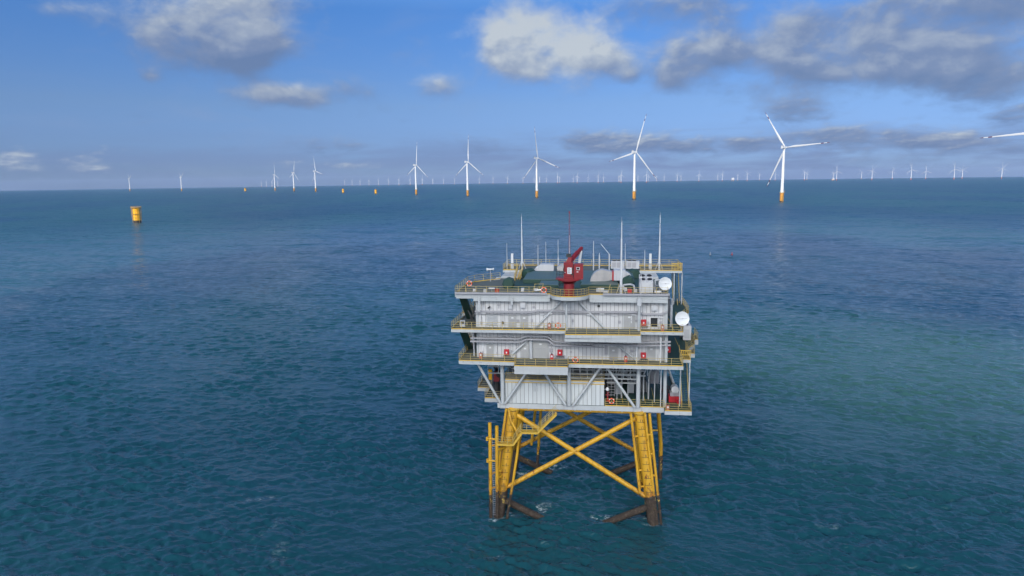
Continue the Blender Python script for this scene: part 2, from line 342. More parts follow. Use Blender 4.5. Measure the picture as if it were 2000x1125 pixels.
# ------------------------------------------------------------------ the sea: one curved sheet out to the horizon
RE = 7.4e6
def sea_z(d): return -d*d/2/RE
def sea_mat():
    mt, n, p = new_mat('sea water')
    tc = n.n('ShaderNodeTexCoord').outputs['Object']; x, y, z = n.sep(tc)
    dist = n.m('SQRT', n.m('MULTIPLY_ADD', x, x, n.m('MULTIPLY', y, y)))
    flat = n.comb(x, y, 0.0)
    # rotate so that the crests run across the wind
    ca, sa = math.cos(R(14)), math.sin(R(14))
    xr = n.m('MULTIPLY_ADD', x, ca, n.m('MULTIPLY', y, -sa)); yr = n.m('MULTIPLY_ADD', x, sa, n.m('MULTIPLY', y, ca))
    wv = n.comb(n.m('MULTIPLY', xr, .52), yr, 0.0)
    # turbid bands, with cloud-shade patches of the sea painted into the same colours
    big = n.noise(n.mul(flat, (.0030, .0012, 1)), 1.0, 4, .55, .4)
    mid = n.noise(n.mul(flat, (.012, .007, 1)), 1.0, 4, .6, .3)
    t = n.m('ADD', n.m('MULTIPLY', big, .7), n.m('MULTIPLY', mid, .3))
    silt_and_shade = n.step(t, .40, .58)
    col = n.mix(silt_and_shade, (.0036, .040, .084), (.0090, .062, .084))
    # a paler green stretch to starboard of the platform, and teal patches behind it
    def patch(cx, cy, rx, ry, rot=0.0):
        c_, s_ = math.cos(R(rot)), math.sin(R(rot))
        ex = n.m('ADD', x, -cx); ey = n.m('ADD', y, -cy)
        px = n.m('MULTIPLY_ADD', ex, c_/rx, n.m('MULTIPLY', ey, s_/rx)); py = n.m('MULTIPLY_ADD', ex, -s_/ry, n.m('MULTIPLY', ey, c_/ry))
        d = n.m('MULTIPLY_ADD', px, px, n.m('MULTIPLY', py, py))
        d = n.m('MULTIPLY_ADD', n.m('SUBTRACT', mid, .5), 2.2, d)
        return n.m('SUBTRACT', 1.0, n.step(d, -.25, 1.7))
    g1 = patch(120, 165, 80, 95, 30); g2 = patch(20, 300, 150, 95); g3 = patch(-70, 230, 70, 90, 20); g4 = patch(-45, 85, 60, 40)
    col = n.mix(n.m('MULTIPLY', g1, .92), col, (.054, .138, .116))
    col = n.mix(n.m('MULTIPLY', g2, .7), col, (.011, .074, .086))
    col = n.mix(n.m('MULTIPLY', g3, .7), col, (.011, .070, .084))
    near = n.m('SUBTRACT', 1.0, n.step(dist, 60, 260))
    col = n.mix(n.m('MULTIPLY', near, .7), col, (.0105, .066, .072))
    # ripples
    h1 = n.noise(wv, .55, 2, .5, .2)      # about 9 m
    h2 = n.noise(wv, 1.7, 2, .45, .5)    # about 2.4 m
    h3 = n.noise(n.mul(wv, (1.25, 1, 1)), 2.6, 3, .6, .4)
    gust = n.step(n.noise(n.mul(flat, (.006, .010, 1)), 1.0, 4, .6), .30, .70)
    slick = patch(-50, 90, 38, 26, -15)
    calm = n.m('MULTIPLY', n.m('MULTIPLY_ADD', gust, .5, .65), n.m('MULTIPLY_ADD', slick, -.55, 1.0))
    sharp2 = n.m('SUBTRACT', 1.0, n.m('ABSOLUTE', n.m('MULTIPLY_ADD', h2, 2.0, -1.0)))
    hh = n.m('ADD', n.m('MULTIPLY', h1, .26), n.m('MULTIPLY', n.m('ADD', n.m('MULTIPLY', h2, .10), n.m('MULTIPLY', sharp2, .095)), calm))
    hh = n.m('ADD', hh, n.m('MULTIPLY', n.m('MULTIPLY', h3, .05), calm))
    bp = n.n('ShaderNodeBump'); bp.inputs['Strength'].default_value = 1.0; bp.inputs['Distance'].default_value = 1.0
    # small facets: slopes straight from noise, so that far water keeps its roughness
    def slopes(sc, amp, det=3):
        q = n.n('ShaderNodeTexNoise'); n.put(q.inputs['Vector'], wv); q.inputs['Scale'].default_value = sc; q.inputs['Detail'].default_value = det; q.inputs['Roughness'].default_value = .6
        v = n.addv(q.outputs['Color'], (-.5, -.5, -.5)); v = n.mul(v, (.8, 1.25, 0))
        x2 = n.n('ShaderNodeVectorMath', operation='SCALE'); n.put(x2.inputs[0], v); n.put(x2.inputs['Scale'], amp); return x2.outputs[0]
    amp = n.m('MULTIPLY', n.m('MULTIPLY_ADD', n.step(dist, 110, 600), 1.1, .20), calm)
    gn = n.n('ShaderNodeNewGeometry').outputs['Normal']
    nv = n.addv(n.addv(gn, slopes(.33, amp)), slopes(.05, n.m('MULTIPLY', amp, .5), 2))
    nz_ = n.n('ShaderNodeVectorMath', operation='NORMALIZE'); n.put(nz_.inputs[0], nv)
    n.put(bp.inputs['Height'], hh); n.put(bp.inputs['Normal'], nz_.outputs[0]); n.put(p.inputs['Normal'], bp.outputs[0])
    # foam: broken water round the legs and along the tide line
    fo = None
    fn = n.m('MULTIPLY', n.step(n.noise(wv, 1.3, 6, .75, .4), .46, .66), n.step(n.noise(wv, 7.0, 4, .75), .34, .62))
    for cx, cy, rx, ry, rot, k in FOAM:
        c_, s_ = math.cos(R(rot)), math.sin(R(rot)); ex = n.m('ADD', x, -cx); ey = n.m('ADD', y, -cy)
        px = n.m('MULTIPLY_ADD', ex, c_/rx, n.m('MULTIPLY', ey, s_/rx)); py = n.m('MULTIPLY_ADD', ex, -s_/ry, n.m('MULTIPLY', ey, c_/ry))
        d = n.m('MULTIPLY_ADD', px, px, n.m('MULTIPLY', py, py))
        mk = n.m('MULTIPLY', n.m('SUBTRACT', 1.0, n.step(d, .2, 1.0)), k)
        fo = mk if fo is None else n.m('MAXIMUM', fo, mk)
    caps = n.m('MULTIPLY', n.step(n.noise(wv, .16, 4, .75), .735, .76), .0)
    foam = n.m('MAXIMUM', n.m('MULTIPLY', fo, fn), n.m('MULTIPLY', caps, fn), clamp=True)
    col = n.mix(foam, col, (.62, .68, .70))
    n.put(p.inputs['Base Color'], col)
    n.put(p.inputs['Roughness'], n.m('ADD', n.m('MULTIPLY', foam, .5), n.m('MULTIPLY_ADD', n.step(dist, 150, 1200), .33, .06)))
    p.inputs['IOR'].default_value = 1.333; p.inputs['Specular IOR Level'].default_value = .45
    return mt
FOAM = [(-41.6,103.1,4.5,.8,25,.4),(-32.2,86.5,1.4,4.5,10,.28),(-36,94,.8,5,-25,.15),(20.4,94.0,1.9,1.7,0,.8),(-2.2,96.8,2.3,1.7,0,.7),(1.0,111.2,2.2,1.6,0,.8),(23.2,110.8,2,1.5,0,.7),(-3.2,95.4,1.2,.9,0,.8),(4.2,99.0,1.5,2.2,-30,1),(2.6,97.6,2.2,.9,0,.7),(13.4,95.8,2.8,.9,0,1),(16.2,95.2,2.4,.8,0,.6),
        (6.8,113.4,2.8,1.3,5,1),(1.6,110.6,1.6,1.2,0,.7),(-3.3,85.2,2.2,.6,12,1),(20.2,93.6,2.0,1.0,0,.5),(-1.8,96.3,2.2,1.0,0,.5),(107.3,196.5,1.2,.8,0,1),(45,92,2,1,0,.35)]
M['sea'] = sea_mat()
def build_sea():
    rings = list(np.arange(8, 68, 6.0))
    r = 68.0
    while r < 620: rings.append(r); r *= 1.0027
    while r < 30000: rings.append(r); r *= 1.035
    rings = np.array(rings)
    front = np.arange(-43, 43.01, .155); rest = np.arange(47, 313.1, 7)
    angs = np.radians(np.concatenate([front, rest])); na, nr = len(angs), len(rings)
    RR, AA = np.meshgrid(rings, angs, indexing='ij')
    X = RR*np.sin(AA); Y = RR*np.cos(AA); Z = -RR**2/2/RE
    rs = np.random.RandomState(3)
    spacing = np.maximum(RR*.0028, .2); fade = np.clip((620-RR)/350, 0, 1)*np.clip((RR-60)/12, 0, 1)
    inside = (np.abs((AA+np.pi) % (2*np.pi)-np.pi) < np.radians(43)).astype(float)
    nw = 96
    env = np.zeros_like(X)
    for k in range(14):
        th = rs.uniform(0, 6.283); kk = 2*np.pi/rs.uniform(18, 70); env += np.sin(kk*(X*math.sin(th)+Y*math.cos(th))+rs.uniform(0, 6.28))
    env = np.clip(1+.30*env/math.sqrt(7), .35, 1.8)
    for k in range(nw):
        lam = .75*(9/.75)**(k/(nw-1)); th = np.radians(14 + rs.normal(0, 40)); kk = 2*np.pi/lam
        slope = .37*math.sqrt(2/nw)*1.35*min(1, (1.9/lam)**1.0); amp = slope/kk
        res = np.clip(lam/spacing/2.2-1.0, 0, 1)
        ph = kk*(X*math.sin(th)+Y*math.cos(th)) + rs.uniform(0, 6.28)
        w = np.sin(ph); w = w + .30*np.cos(2*ph)      # slightly peaked crests
        Z += amp*w*res*fade*inside*env
    verts = np.stack([X, Y, Z], -1).reshape(-1, 3)
    verts = np.vstack([verts, [[0, 0, 0]]]); ci = len(verts)-1
    idx = np.arange(nr*na).reshape(nr, na); nxt = np.roll(idx, -1, axis=1)
    q = np.stack([idx[:-1], nxt[:-1], nxt[1:], idx[1:]], -1).reshape(-1, 4)
    tri = np.stack([np.full(na, ci), nxt[0], idx[0]], -1)
    me = bpy.data.meshes.new('sea'); nq = len(q); nt_ = len(tri)
    me.vertices.add(len(verts)); me.vertices.foreach_set('co', verts.astype(np.float32).ravel())
    loops = np.concatenate([q[:, ::-1].ravel(), tri[:, ::-1].ravel()]).astype(np.int32)
    me.loops.add(len(loops)); me.loops.foreach_set('vertex_index', loops)
    starts = np.concatenate([np.arange(nq)*4, nq*4+np.arange(nt_)*3]).astype(np.int32)
    me.polygons.add(nq+nt_); me.polygons.foreach_set('loop_start', starts)
    me.update(calc_edges=True); me.validate(); me.shade_smooth()
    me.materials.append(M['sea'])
    if me.polygons[0].normal.z < 0: me.flip_normals()
    o = bpy.data.objects.new('sea', me); COL.objects.link(o); o['kind'] = 'structure'
    return o
build_sea()

# unseen clouds added toward the sun to shade platform, near water and one turbine
def build_shade_cloud(name, c, radii, seed, clear):
    rs = random.Random(seed); mb = MB()
    import bmesh
    bm = bmesh.new()
    for k in range(26):
        a = rs.uniform(0, 6.283); q = math.sqrt(rs.random())
        r = rs.uniform(.22, .42)*(1.15-q*.6)
        p = Matrix.Translation((c[0]+radii[0]*q*math.cos(a)*.8, c[1]+radii[1]*q*math.sin(a)*.8, c[2]+radii[2]*rs.uniform(-.2, .5))) @ Matrix.Diagonal((radii[0]*r, radii[1]*r, radii[2]*(.5+r), 1))
        bmesh.ops.create_icosphere(bm, subdivisions=3, radius=1, matrix=p)
    for v in bm.verts:
        v.co += Vector((rs.gauss(0, 1), rs.gauss(0, 1), rs.gauss(0, 1)))*radii[2]*.03
    me = bpy.data.meshes.new(name); bm.to_mesh(me); bm.free(); me.shade_smooth()
    mt = bpy.data.materials.new('cloud vapour'); mt.use_nodes = True; n = NT(mt.node_tree)
    t = n.n('ShaderNodeBsdfTransparent'); d = n.n('ShaderNodeBsdfDiffuse'); d.inputs[0].default_value = (.8, .8, .8, 1)
    mx = n.n('ShaderNodeMixShader'); mx.inputs[0].default_value = 1-clear
    n.nt.links.new(t.outputs[0], mx.inputs[1]); n.nt.links.new(d.outputs[0], mx.inputs[2]); n.nt.links.new(mx.outputs[0], n.n('ShaderNodeOutputMaterial').inputs[0])
    me.materials.append(mt)
    o = bpy.data.objects.new(name, me); COL.objects.link(o); o['kind'] = 'structure'
    rm_ = o.modifiers.new('one skin', 'REMESH'); rm_.mode = 'VOXEL'; rm_.voxel_size = 14; rm_.use_smooth_shade = True
    return o
cl_t = 900/sdir.z
build_shade_cloud('shade_cloud', Vector((10, 130, 20)) + sdir*cl_t, (430, 430, 95), 5, .45)
build_shade_cloud('shade_cloud', Vector((75, 1968, 128)) + sdir*1000, (62, 62, 40), 11, .35)

# ------------------------------------------------------------------ the offshore substation
PSI = R(7.5)
O = Vector((-.02, 98.5, 0)); EU = Vector((math.cos(PSI), -math.sin(PSI), 0)); EV = Vector((math.sin(PSI), math.cos(PSI), 0))
def W(u, v, z): return O + EU*u + EV*v + Vector((0, 0, z))
def thing(name, label, cat, u, v, z, rz=0.0, group=None):
    return tag(empty(name, W(u, v, z), -PSI+rz), label, cat, group)
S = tag(empty('offshore_substation', O, -PSI), 'grey multi-deck offshore substation standing on four yellow steel legs', 'substation')
Z1, Z2, Z3, Z4, Z5 = 17.15, 24.0, 28.6, 33.72, 34.45

def rails(mb, pts, z, kick=True, posts=1.55, h=1.1):
    for (u0, v0), (u1, v1) in zip(pts, pts[1:]):
        L = math.hypot(u1-u0, v1-v0); n = max(1, round(L/posts))
        for k in range(n+1):
            a = k/n; x = u0+(u1-u0)*a; y = v0+(v1-v0)*a
            mb.box(x-.03, x+.03, y-.03, y+.03, z, z+h)
        for zz in (h, h*.68, h*.36): mb.bar((u0, v0, z+zz), (u1, v1, z+zz), .046)
    return mb
def kicks(mb, pts, z):
    for (u0, v0), (u1, v1) in zip(pts, pts[1:]): mb.bar((u0, v0, z+.07), (u1, v1, z+.07), .03, .16)
    return mb
def deck(poly, ztop, thick, edge, mat='pale', top='deckgrey', name='deck', railpts=None, rail='rail', label=None):
    """steel deck: fascia box, walking surface on top, railing runs round its open edges"""
    d = MB().prism(poly, ztop-thick, ztop).build(name, M[mat], S, label=label)
    cx = sum(p[0] for p in poly)/len(poly); cy = sum(p[1] for p in poly)/len(poly)
    ins = [(cx+(x-cx)*.998, cy+(y-cy)*.998) for x, y in poly]
    MB().prism(ins, ztop+.002, ztop+.012).build('walking_surface', M[top], d)
    for rp in railpts or []:
        rails(MB(), rp, ztop).build('railing', M[rail], d)
        kicks(MB(), rp, ztop).build('kick_plate', M['yellow'], d)
    return d

# --- jacket: four battered legs, braces
LEGT = [(0, 0), (18.6, 0), (0, 13.0), (18.6, 13.0)]
LEGB = [(-2.15, -2.0), (20.75, -2.0), (-2.15, 15.0), (20.75, 15.0)]
def legpt(i, z):
    t = 1-z/16.4; return Vector((LEGT[i][0]+(LEGB[i][0]-LEGT[i][0])*t, LEGT[i][1]+(LEGB[i][1]-LEGT[i][1])*t, z))
for i in range(4):
    mb = MB().tube(legpt(i, -4), legpt(i, 16.4), .82, n=24)
    if i < 2:
        mb.tube(legpt(i, 2.7), legpt(i, 3.3), .88, n=24)
    leg = mb.build('jacket_leg', M['jacket'], S, True)
    if i < 2:
        ax = (legpt(i, 16)-legpt(i, 0)).normalized()
        for k in range(2, 15):
            z = k*1.02+2.05 - .35
            if z > 16: continue
            c = legpt(i, z); num = MB()
            # tick line and numerals follow the round face of the leg
            for side in range(-4, 5):
                a = side*.15; b = a+.075
                for (aa) in (a,):
                    p0 = c+Vector((math.sin(aa-.075)*.835, -math.cos(aa-.075)*.835, 0)); p1 = c+Vector((math.sin(aa+.075)*.835, -math.cos(aa+.075)*.835, 0))
                    num.bar(p0, p1, .025, .06)
            vs, fs = text_faces(str(k), .52)
            out = []
            for x, y, _ in vs:
                a = (x*1.0+.12)/.84; cc = legpt(i, z+.23+y)
                out.append(cc+Vector((math.sin(a)*.84, -math.cos(a)*.84, 0)))
            num.faces(out, fs)
            num.build('depth_mark', M['mark'], leg)
def brace(p, q, r=.36, name='jacket_brace', mat='jacket', n=16): return MB().tube(p, q, r, n=n).build(name, M[mat], S, True)
def xbrace(i, j):
    brace(legpt(i, 15.6), legpt(j, 3.4)); brace(legpt(j, 15.6), legpt(i, 3.9))
    m_ = (legpt(i, 1.5)+legpt(j, 1.5))/2; m_.z = -2.7
    brace(legpt(i, 2.5), m_, .5); brace(legpt(j, 2.5), m_, .5)
xbrace(0, 1); xbrace(2, 3); xbrace(0, 2); xbrace(1, 3)
# yellow beams on the leg heads
for a, b in ((0, 1), (2, 3), (0, 2), (1, 3)):
    brace(legpt(a, 16.15), legpt(b, 16.15), .24, 'head_beam')
for i in range(4): MB().lathe([(.82, 0), (1.05, .1), (1.05, .3)], (LEGT[i][0], LEGT[i][1], 16.06)).build('leg_cap', M['yellow'], S)

# --- boat landing on the left front leg
bl = MB().tube((-3.30, -2.9, -3), (-3.2, -2.7, 14.8), .26).tube((-2.30, -3.1, -3), (-2.14, -2.9, 14.4), .26).build('boat_landing', M['jacket'], S, True)
lad = MB()
for x in (-2.95, -2.55): lad.bar((x, -2.75, .2), (x+.1, -2.6, 12.8), .05)
z = .4
while z < 12.6: lad.bar((-2.95, -2.75, z), (-2.45, -2.75, z), .04); z += .3
lad.build('ladder', M['tray'], bl)
for z in (4.6, 6.9, 11.2):
    MB().tube((-3.25, -2.85, z), legpt(0, z), .15).build('stub', M['jacket'], bl, True); MB().tube((-2.2, -3.0, z-.5), legpt(0, z-.7), .2).build('stub', M['jacket'], bl, True)
for z in (9.0, 12.4): MB().tube((-3.6, -2.9, z), (-2.2, -3.0, z), .12).box(-3.75, -3.45, -3.1, -2.7, z-.25, z+.25).build('stub', M['jacket'], bl, True)
# access stair from the landing to the deck
land = [(-1.95, -2.9, 11.75), (.1, -2.9, 11.75)]
ast = MB().prism([(-2.1, -3.2), (.25, -3.2), (.25, -2.2), (-2.1, -2.2)], 11.5, 11.75)
ast.prism([(1.45, -3.2), (3.95, -3.2), (3.95, -2.2), (1.45, -2.2)], 13.45, 13.72)
for v in (-3.15, -2.25):
    ast.bar((.25, v, 11.6), (1.6, v, 13.55), .1, .28); ast.bar((3.85, v, 13.6), (6.6, v, 16.5), .1, .28)
for k in range(8): a = k/8; ast.box(.25+1.35*a, .55+1.35*a, -3.1, -2.3, 11.8+1.9*a, 11.84+1.9*a)
for k in range(13): a = k/13; ast.box(3.9+2.7*a, 4.2+2.7*a, -3.1, -2.3, 13.7+2.9*a, 13.74+2.9*a)
ast.tube((3.6, -2.7, 13.3), (3.6, -.6, 13.3), .14).tube((-.2, -2.6, 11.4), legpt(0, 11.4), .16).tube((1.6, -2.6, 13.4), legpt(0, 13.4)+Vector((.2, 0, 0)), .14)
sta = ast.build('access_stair', M['yellow'], S)
rl = rails(rails(MB(), [(-2.1, -3.18), (.25, -3.18)], 11.75, posts=.8), [(1.45, -3.18), (3.95, -3.18)], 13.72, posts=.8)
for v in (-3.18, -2.25):
    for hh in (.55, 1.1):
        rl.bar((.25, v, 11.75+hh), (1.5, v, 13.72+hh), .05); rl.bar((3.9, v, 13.72+hh), (6.6, v, 16.6+hh), .05)
    for k in range(1, 5): a = k/5; x = 3.9+2.7*a; zz = 13.72+2.9*a; rl.box(x-.025, x+.025, v-.025, v+.025, zz, zz+1.1)
rl.build('railing', M['rail'], sta)
# --- cable tubes down the legs
def jtube(pts, r=.2, mat='jacket'): return MB().path([Vector(p) for p in pts], r, 12).build('cable_tube', M[mat], S, True)
jtube([(-.55, -1.2, 16.3), (-.2, -1.6, 14.8), (.75, -1.9, 13.2), (.95, -2.0, 12.2), (.75, -2.1, 10), (.0, -2.5, 5), (-.75, -3.0, .6), (-1.0, -3.1, -2)])
jtube([(-1.0, -.6, 16.3), (-1.75, -1.1, 11), (-2.1, -1.2, 8.5), (-2.2, -1.4, 6)], .2)
for k, (a, b) in enumerate((((19.35, -.9, 16.3), (21.55, -2.6, -2)), ((20.0, -.9, 16.3), (22.1, -2.4, -2)))): jtube([a, b], .2)
for z in (13.2, 10.4, 7.2, 4.2, 1.8):
    t = 1-z/16.3; MB().tube((19.35+1.95*t, -.9-1.5*t, z), (20.0+1.85*t, -.9-1.35*t, z), .12).tube((20.0+1.85*t, -.9-1.35*t, z), legpt(1, z), .12).build('tube_clamp', M['jacket'], S)
jtube([(17.35, -.9, 16.2), (18.05, -1.4, 10.5), (18.75, -1.9, 4.6)], .2); jtube([(17.9, .2, 16.2), (18.5, -.1, 10.5), (19.1, -.5, 4.6)], .2)
for z in (12.8, 7.8, 5.4): t = 1-z/16.3; MB().tube((17.35+1.9*t, -.9-1.35*t, z), legpt(1, z), .13).build('tube_clamp', M['jacket'], S)
jtube([(20.6, 11.5, 16.3), (21.9, 13.0, -2)], .3); jtube([(22.0, 11.4, 16.3), (23.0, 13, 6), (23.0, 13, -2)], .33)
jtube([(2.6, 12.4, 16.3), (1.2, 13.6, 5)], .24); jtube([(3.3, 12.6, 16.3), (2.1, 13.8, 0), (2.0, 13.9, -2)], .24)
for z in (12.5, 9): MB().tube((20.9, 11.8, z), (22.4, 12, z), .16).build('tube_clamp', M['jacket'], S)

# --- lower deck (cable deck)
gird = deck([(-2.33, -.6), (22.1, -.6), (22.1, 19.5), (-2.33, 19.5)], Z1, .74, 0, top='green', name='lower_deck', railpts=[[(13.6, -.55), (22.1, -.55)]])
for u in (-1.95, -1.1, 7.6, 8.9, 17.7, 18.9): MB().box(u-.03, u+.03, -.66, -.6, Z1-.72, Z1-.02).build('stiffener', M['tray'], gird)
for u in (2.2, 5.0, 12.0, 13.6): MB().box(u-.012, u+.012, -.615, -.6, Z1-.72, Z1-.02).build('stiffener', M['tray'], gird)
und = MB()
for u in np.arange(0, 22, 2.3): und.box(u-.1, u+.1, -.3, 19, Z1-.95, Z1-.74)
for v in (0, 6.5, 13, 18.5): und.box(-2, 21.8, v-.15, v+.15, Z1-1.0, Z1-.742)
und.build('under_beam', M['grey'], gird)
rp = deck([(22.13, -1.15), (25.95, -1.15), (25.95, 3.2), (24.6, 3.2), (24.6, 17), (22.13, 17)], Z1-.3, .55, 0, top='green', name='side_platform',
     railpts=[[(22.2, -1.1), (25.9, -1.1), (25.9, 3.1)], [(24.55, 4), (24.55, 16.9)]])
# left outriggers with stepped platforms
deck([(-4.9, 3.0), (-2.36, 3.0), (-2.36, 10), (-4.9, 10)], 16.65, .6, 0, top='deckgrey', name='side_platform', railpts=[[(-4.85, 9.9), (-4.85, 3.05), (-2.4, 3.05)]], rail='railgrey')
deck([(-6.9, 8.0), (-4.93, 8.0), (-4.93, 13), (-6.9, 13)], 16.75, .55, 0, top='deckgrey', name='side_platform', railpts=[[(-6.85, 12.9), (-6.85, 8.05), (-4.95, 8.05)]], rail='railgrey')
# enclosed room on the lower deck
rm = MB().box(-1.15, 13.45, -.45, 7.5, Z1+.02, 20.45).build('room_wall', M['panel_low'], S)
MB().box(-1.2, 13.5, -.5, 7.6, 20.45, 20.75).build('room_roof', M['pale'], S)
rails(MB(), [(-1.1, 7.5), (-1.1, -.45), (13.45, -.45), (13.45, 7.5)], 20.75).build('railing', M['rail'], S)
kicks(MB(), [(-1.1, -.47), (13.45, -.47)], 20.75).build('kick_plate', M['yellow'], S)
MB().box(-1.2, 13.5, -.53, -.5, 20.35, 20.47).build('room_eave', M['yellow'], S)
MB().box(3.05, 3.75, -.49, -.45, 19.05, 19.85).box(3.13, 3.67, -.5, -.48, 19.13, 19.77).build('hatch', M['pale'], S)
# dark block of cable cabinets and bulkheads further in
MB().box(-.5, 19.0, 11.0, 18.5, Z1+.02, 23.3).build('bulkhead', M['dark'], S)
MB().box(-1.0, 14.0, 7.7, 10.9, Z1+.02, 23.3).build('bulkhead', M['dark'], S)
# columns and K braces on the front face
def column(u, z0, z1, r=.27, v=-.05, mat='pale'): return MB().tube((u, v, z0), (u, v, z1), r, n=16).build('column', M[mat], S, True)
for u in (-1.5, 8.35, 18.35, 22.2): column(u, Z1, Z2-.5, .3 if u < 20 else .26, -.75 if u < 20 else -.1)
for (u0, z0), (u1, z1) in (((-1.13, 17.2), (2.6, 22.75)), ((7.85, 17.2), (4.3, 22.75)), ((8.99, 17.2), (13.2, 23.5)), ((17.86, 17.2), (13.55, 23.5))):
    brace((u0, -.85, z0), (u1, -.95, z1), .2, 'diagonal_brace', 'pale')
brace((-1.9, -.5, 17.1), (-5.2, -1.2, 23.5), .2, 'diagonal_brace', 'pale')
brace((22.4, 9, 23.4), (24.6, 9.5, 17.4), .2, 'diagonal_brace', 'pale'); brace((22.2, 12, 17.2), (22.2, 12, 23.4), .25, 'column', 'pale')
for u in (-1.5, 8.35, 18.35): column(u, Z1, Z2-.5, .28, 10.8)
brace((18.2, 10.5, 17.3), (13.6, 10.5, 23.4), .2, 'diagonal_brace', 'grey')
# pipe and tray hangers under the second deck
hg = MB()
for u in np.arange(-.2, 20.2, 1.0): hg.bar((u, 1.4, 21.3), (u, 1.4, 23.5), .09)
for z in (21.3, 22.0): hg.bar((-.4, 1.4, z), (19.5, 1.4, z), .3 if z < 22 else .08, .16)
for u in np.arange(8.9, 18.2, 1.05): hg.bar((u, .6, 20.9), (u, .6, 23.5), .1)
hg.bar((8.6, .6, 21.0), (18.3, .6, 21.0), .3, .14); hg.bar((13.8, 1.2, 20.2), (18.3, 1.2, 20.2), .3, .12); hg.bar((8.6, .6, 21.7), (18.3, .6, 21.7), .3, .1)
for z in (21.2, 22.2): hg.bar((-4.0, 1.4, z), (-.5, 1.4, z), .25, .12)
for u in (-4.0, -2.4): hg.bar((u, 1.4, 21.2), (u, 1.4, 23.5), .1)
hg.build('cable_hangers', M['pale'], S)
cb = MB()
for k in range(7):
    u = 19.0+k*.18; v = 4.0+k*.25
    cb.path([(u-1.6, v, 21.0), (u-.9, v, 21.0), (u-.45, v, 20.6), (u-.25, v, 19.6), (u-.2, v, 17.3)], .07, 6)
cb2 = MB().path([(19.6, 4, 23.4), (19.4, 4, 22.3), (19.8, 4, 21.8), (20.2, 4, 22.5), (20.2, 4, 23.4)], .12, 8)
cb.build('cable_bundle', M['cable'], S, True); cb2.build('cable_loop', M['cable'], S, True)
for u, v, zt, r in ((15.4, 2.6, 22.6, .09), (16.1, 3.4, 22.9, .12), (17.0, 2.2, 22.4, .08), (19.3, 2.4, 22.8, .1), (20.1, 3.2, 22.6, .12), (20.9, 2.0, 22.9, .08)):
    MB().path([(u, v, Z1+.03), (u, v, zt-1.6), (u+.35, v+.2, zt-.9), (u+.35, v+.2, Z2-.52)], r, 8).build('riser_pipe', M['pale'], S, True)
for u, v in ((15.2, 5.2), (17.2, 6.0), (19.2, 6.6)):
    MB().box(u, u+.9, v, v+.6, Z1+.02, Z1+1.5).box(u+.1, u+.8, v+.05, v+.5, Z1+1.5, Z1+1.75).build('control_cabinet', M['grey'], S)
cg = MB()
for u in np.arange(20.6, 22.2, .28): cg.bar((u, 8, 18.2), (u, 8, 22.5), .05)
for z in (18.2, 19.6, 21, 22.5): cg.bar((20.5, 8, z), (22.2, 8, z), .06)
cg.box(20.7, 22.0, 8.3, 9.3, 18.2, 20.0)
cg.build('cable_cage', M['tray'], S)
pl = MB()
for z in np.arange(18.4, 21.0, .42): pl.bar((14.0, .9, z), (15.0, .9, z), .05)
for u in (14.0, 14.5, 15.0): pl.bar((u, .9, 18.2), (u, .9, 21.6), .05)
pl.build('cage_ladder', M['tray'], S)
for u, v1 in ((19.5, 9), (20.9, 9), (16.2, 6)): MB().box(u, u+.08, 1, v1, Z1+.014, Z1+.02).build('deck_line', M['yellow'], gird)
column(21.6, Z1, Z2-.5, .07, -.3, 'white')

# --- decks above
d2 = deck([(-7.7, -2.3), (.75, -2.6), (.75, -4.6), (8.4, -4.6), (8.4, -2.9), (24.4, -2.9), (24.4, 1.0), (25.9, 1.0), (25.9, 7.0), (26.2, 7.0), (27.7, 10.5), (27.7, 17), (26.5, 20), (26.5, 24), (-7.7, 24)], Z2, .5, 0, top='deckgrey',
   name='second_deck', railpts=[[(-7.65, 23.9), (-7.65, -2.25), (.8, -2.55), (.8, -4.55), (8.35, -4.55), (8.35, -2.85), (24.35, -2.85), (24.35, 1.05)], [(25.85, 1.05), (25.85, 7.05), (26.15, 7.05), (27.65, 10.55), (27.65, 16.9)]])
MB().box(.8, 8.36, -4.58, -2.6, Z2-1.15, Z2-.5).build('balcony_skirt', M['pale'], d2)
d3 = deck([(-8.8, -1.9), (7.95, -1.9), (7.95, -4.5), (18.4, -4.2), (18.4, -1.7), (24.4, -1.7), (24.4, 8), (25.3, 8), (27.0, 13), (27.0, 24), (-8.8, 24)], Z3, .42, 0, top='deckgrey',
   name='third_deck', railpts=[[(-8.75, 23.9), (-8.75, -1.85), (7.9, -1.85)], [(8.0, -4.45), (18.35, -4.15)], [(18.5, -1.65), (24.35, -1.65), (24.35, 7.9)], [(25.25, 8.05), (26.95, 13.05), (26.95, 23.9)]])
MB().box(7.9, 18.45, -4.2, -1.9, Z3-1.0, Z3-.42).build('balcony_skirt', M['pale'], d3)
arc = [(8.45+2.75*math.cos(t), -.6-2.75*math.sin(t)*.95) for t in np.linspace(math.pi, 0, 15)]
poly4 = [(-8.35, -.75), (5.7, -.75)] + arc + [(11.2, -.75), (22.3, -1.0), (22.3, 20), (-3.8, 20), (-3.8, 13.5), (-7.6, 11), (-8.35, 9)]
d4 = deck(poly4, Z4, .5, 0, top='deckgrey', name='top_deck',
   railpts=[[(-3.85, 14.4), (-7.55, 10.95), (-8.3, 8.9), (-8.3, -.7), (5.7, -.7)] + [(x, y+.05) for x, y in arc] + [(11.2, -.7), (22.25, -.95), (22.25, 3.5)]])
MB().box(-8.2, -5.6, -.7, 9, Z4-.72, Z4-.5).box(-5.6, 5.6, -.72, -.3, Z4-1.1, Z4-.5).box(11.3, 22.28, -.9, -.3, Z4-1.1, Z4-.5).build('edge_beam', M['pale'], d4)
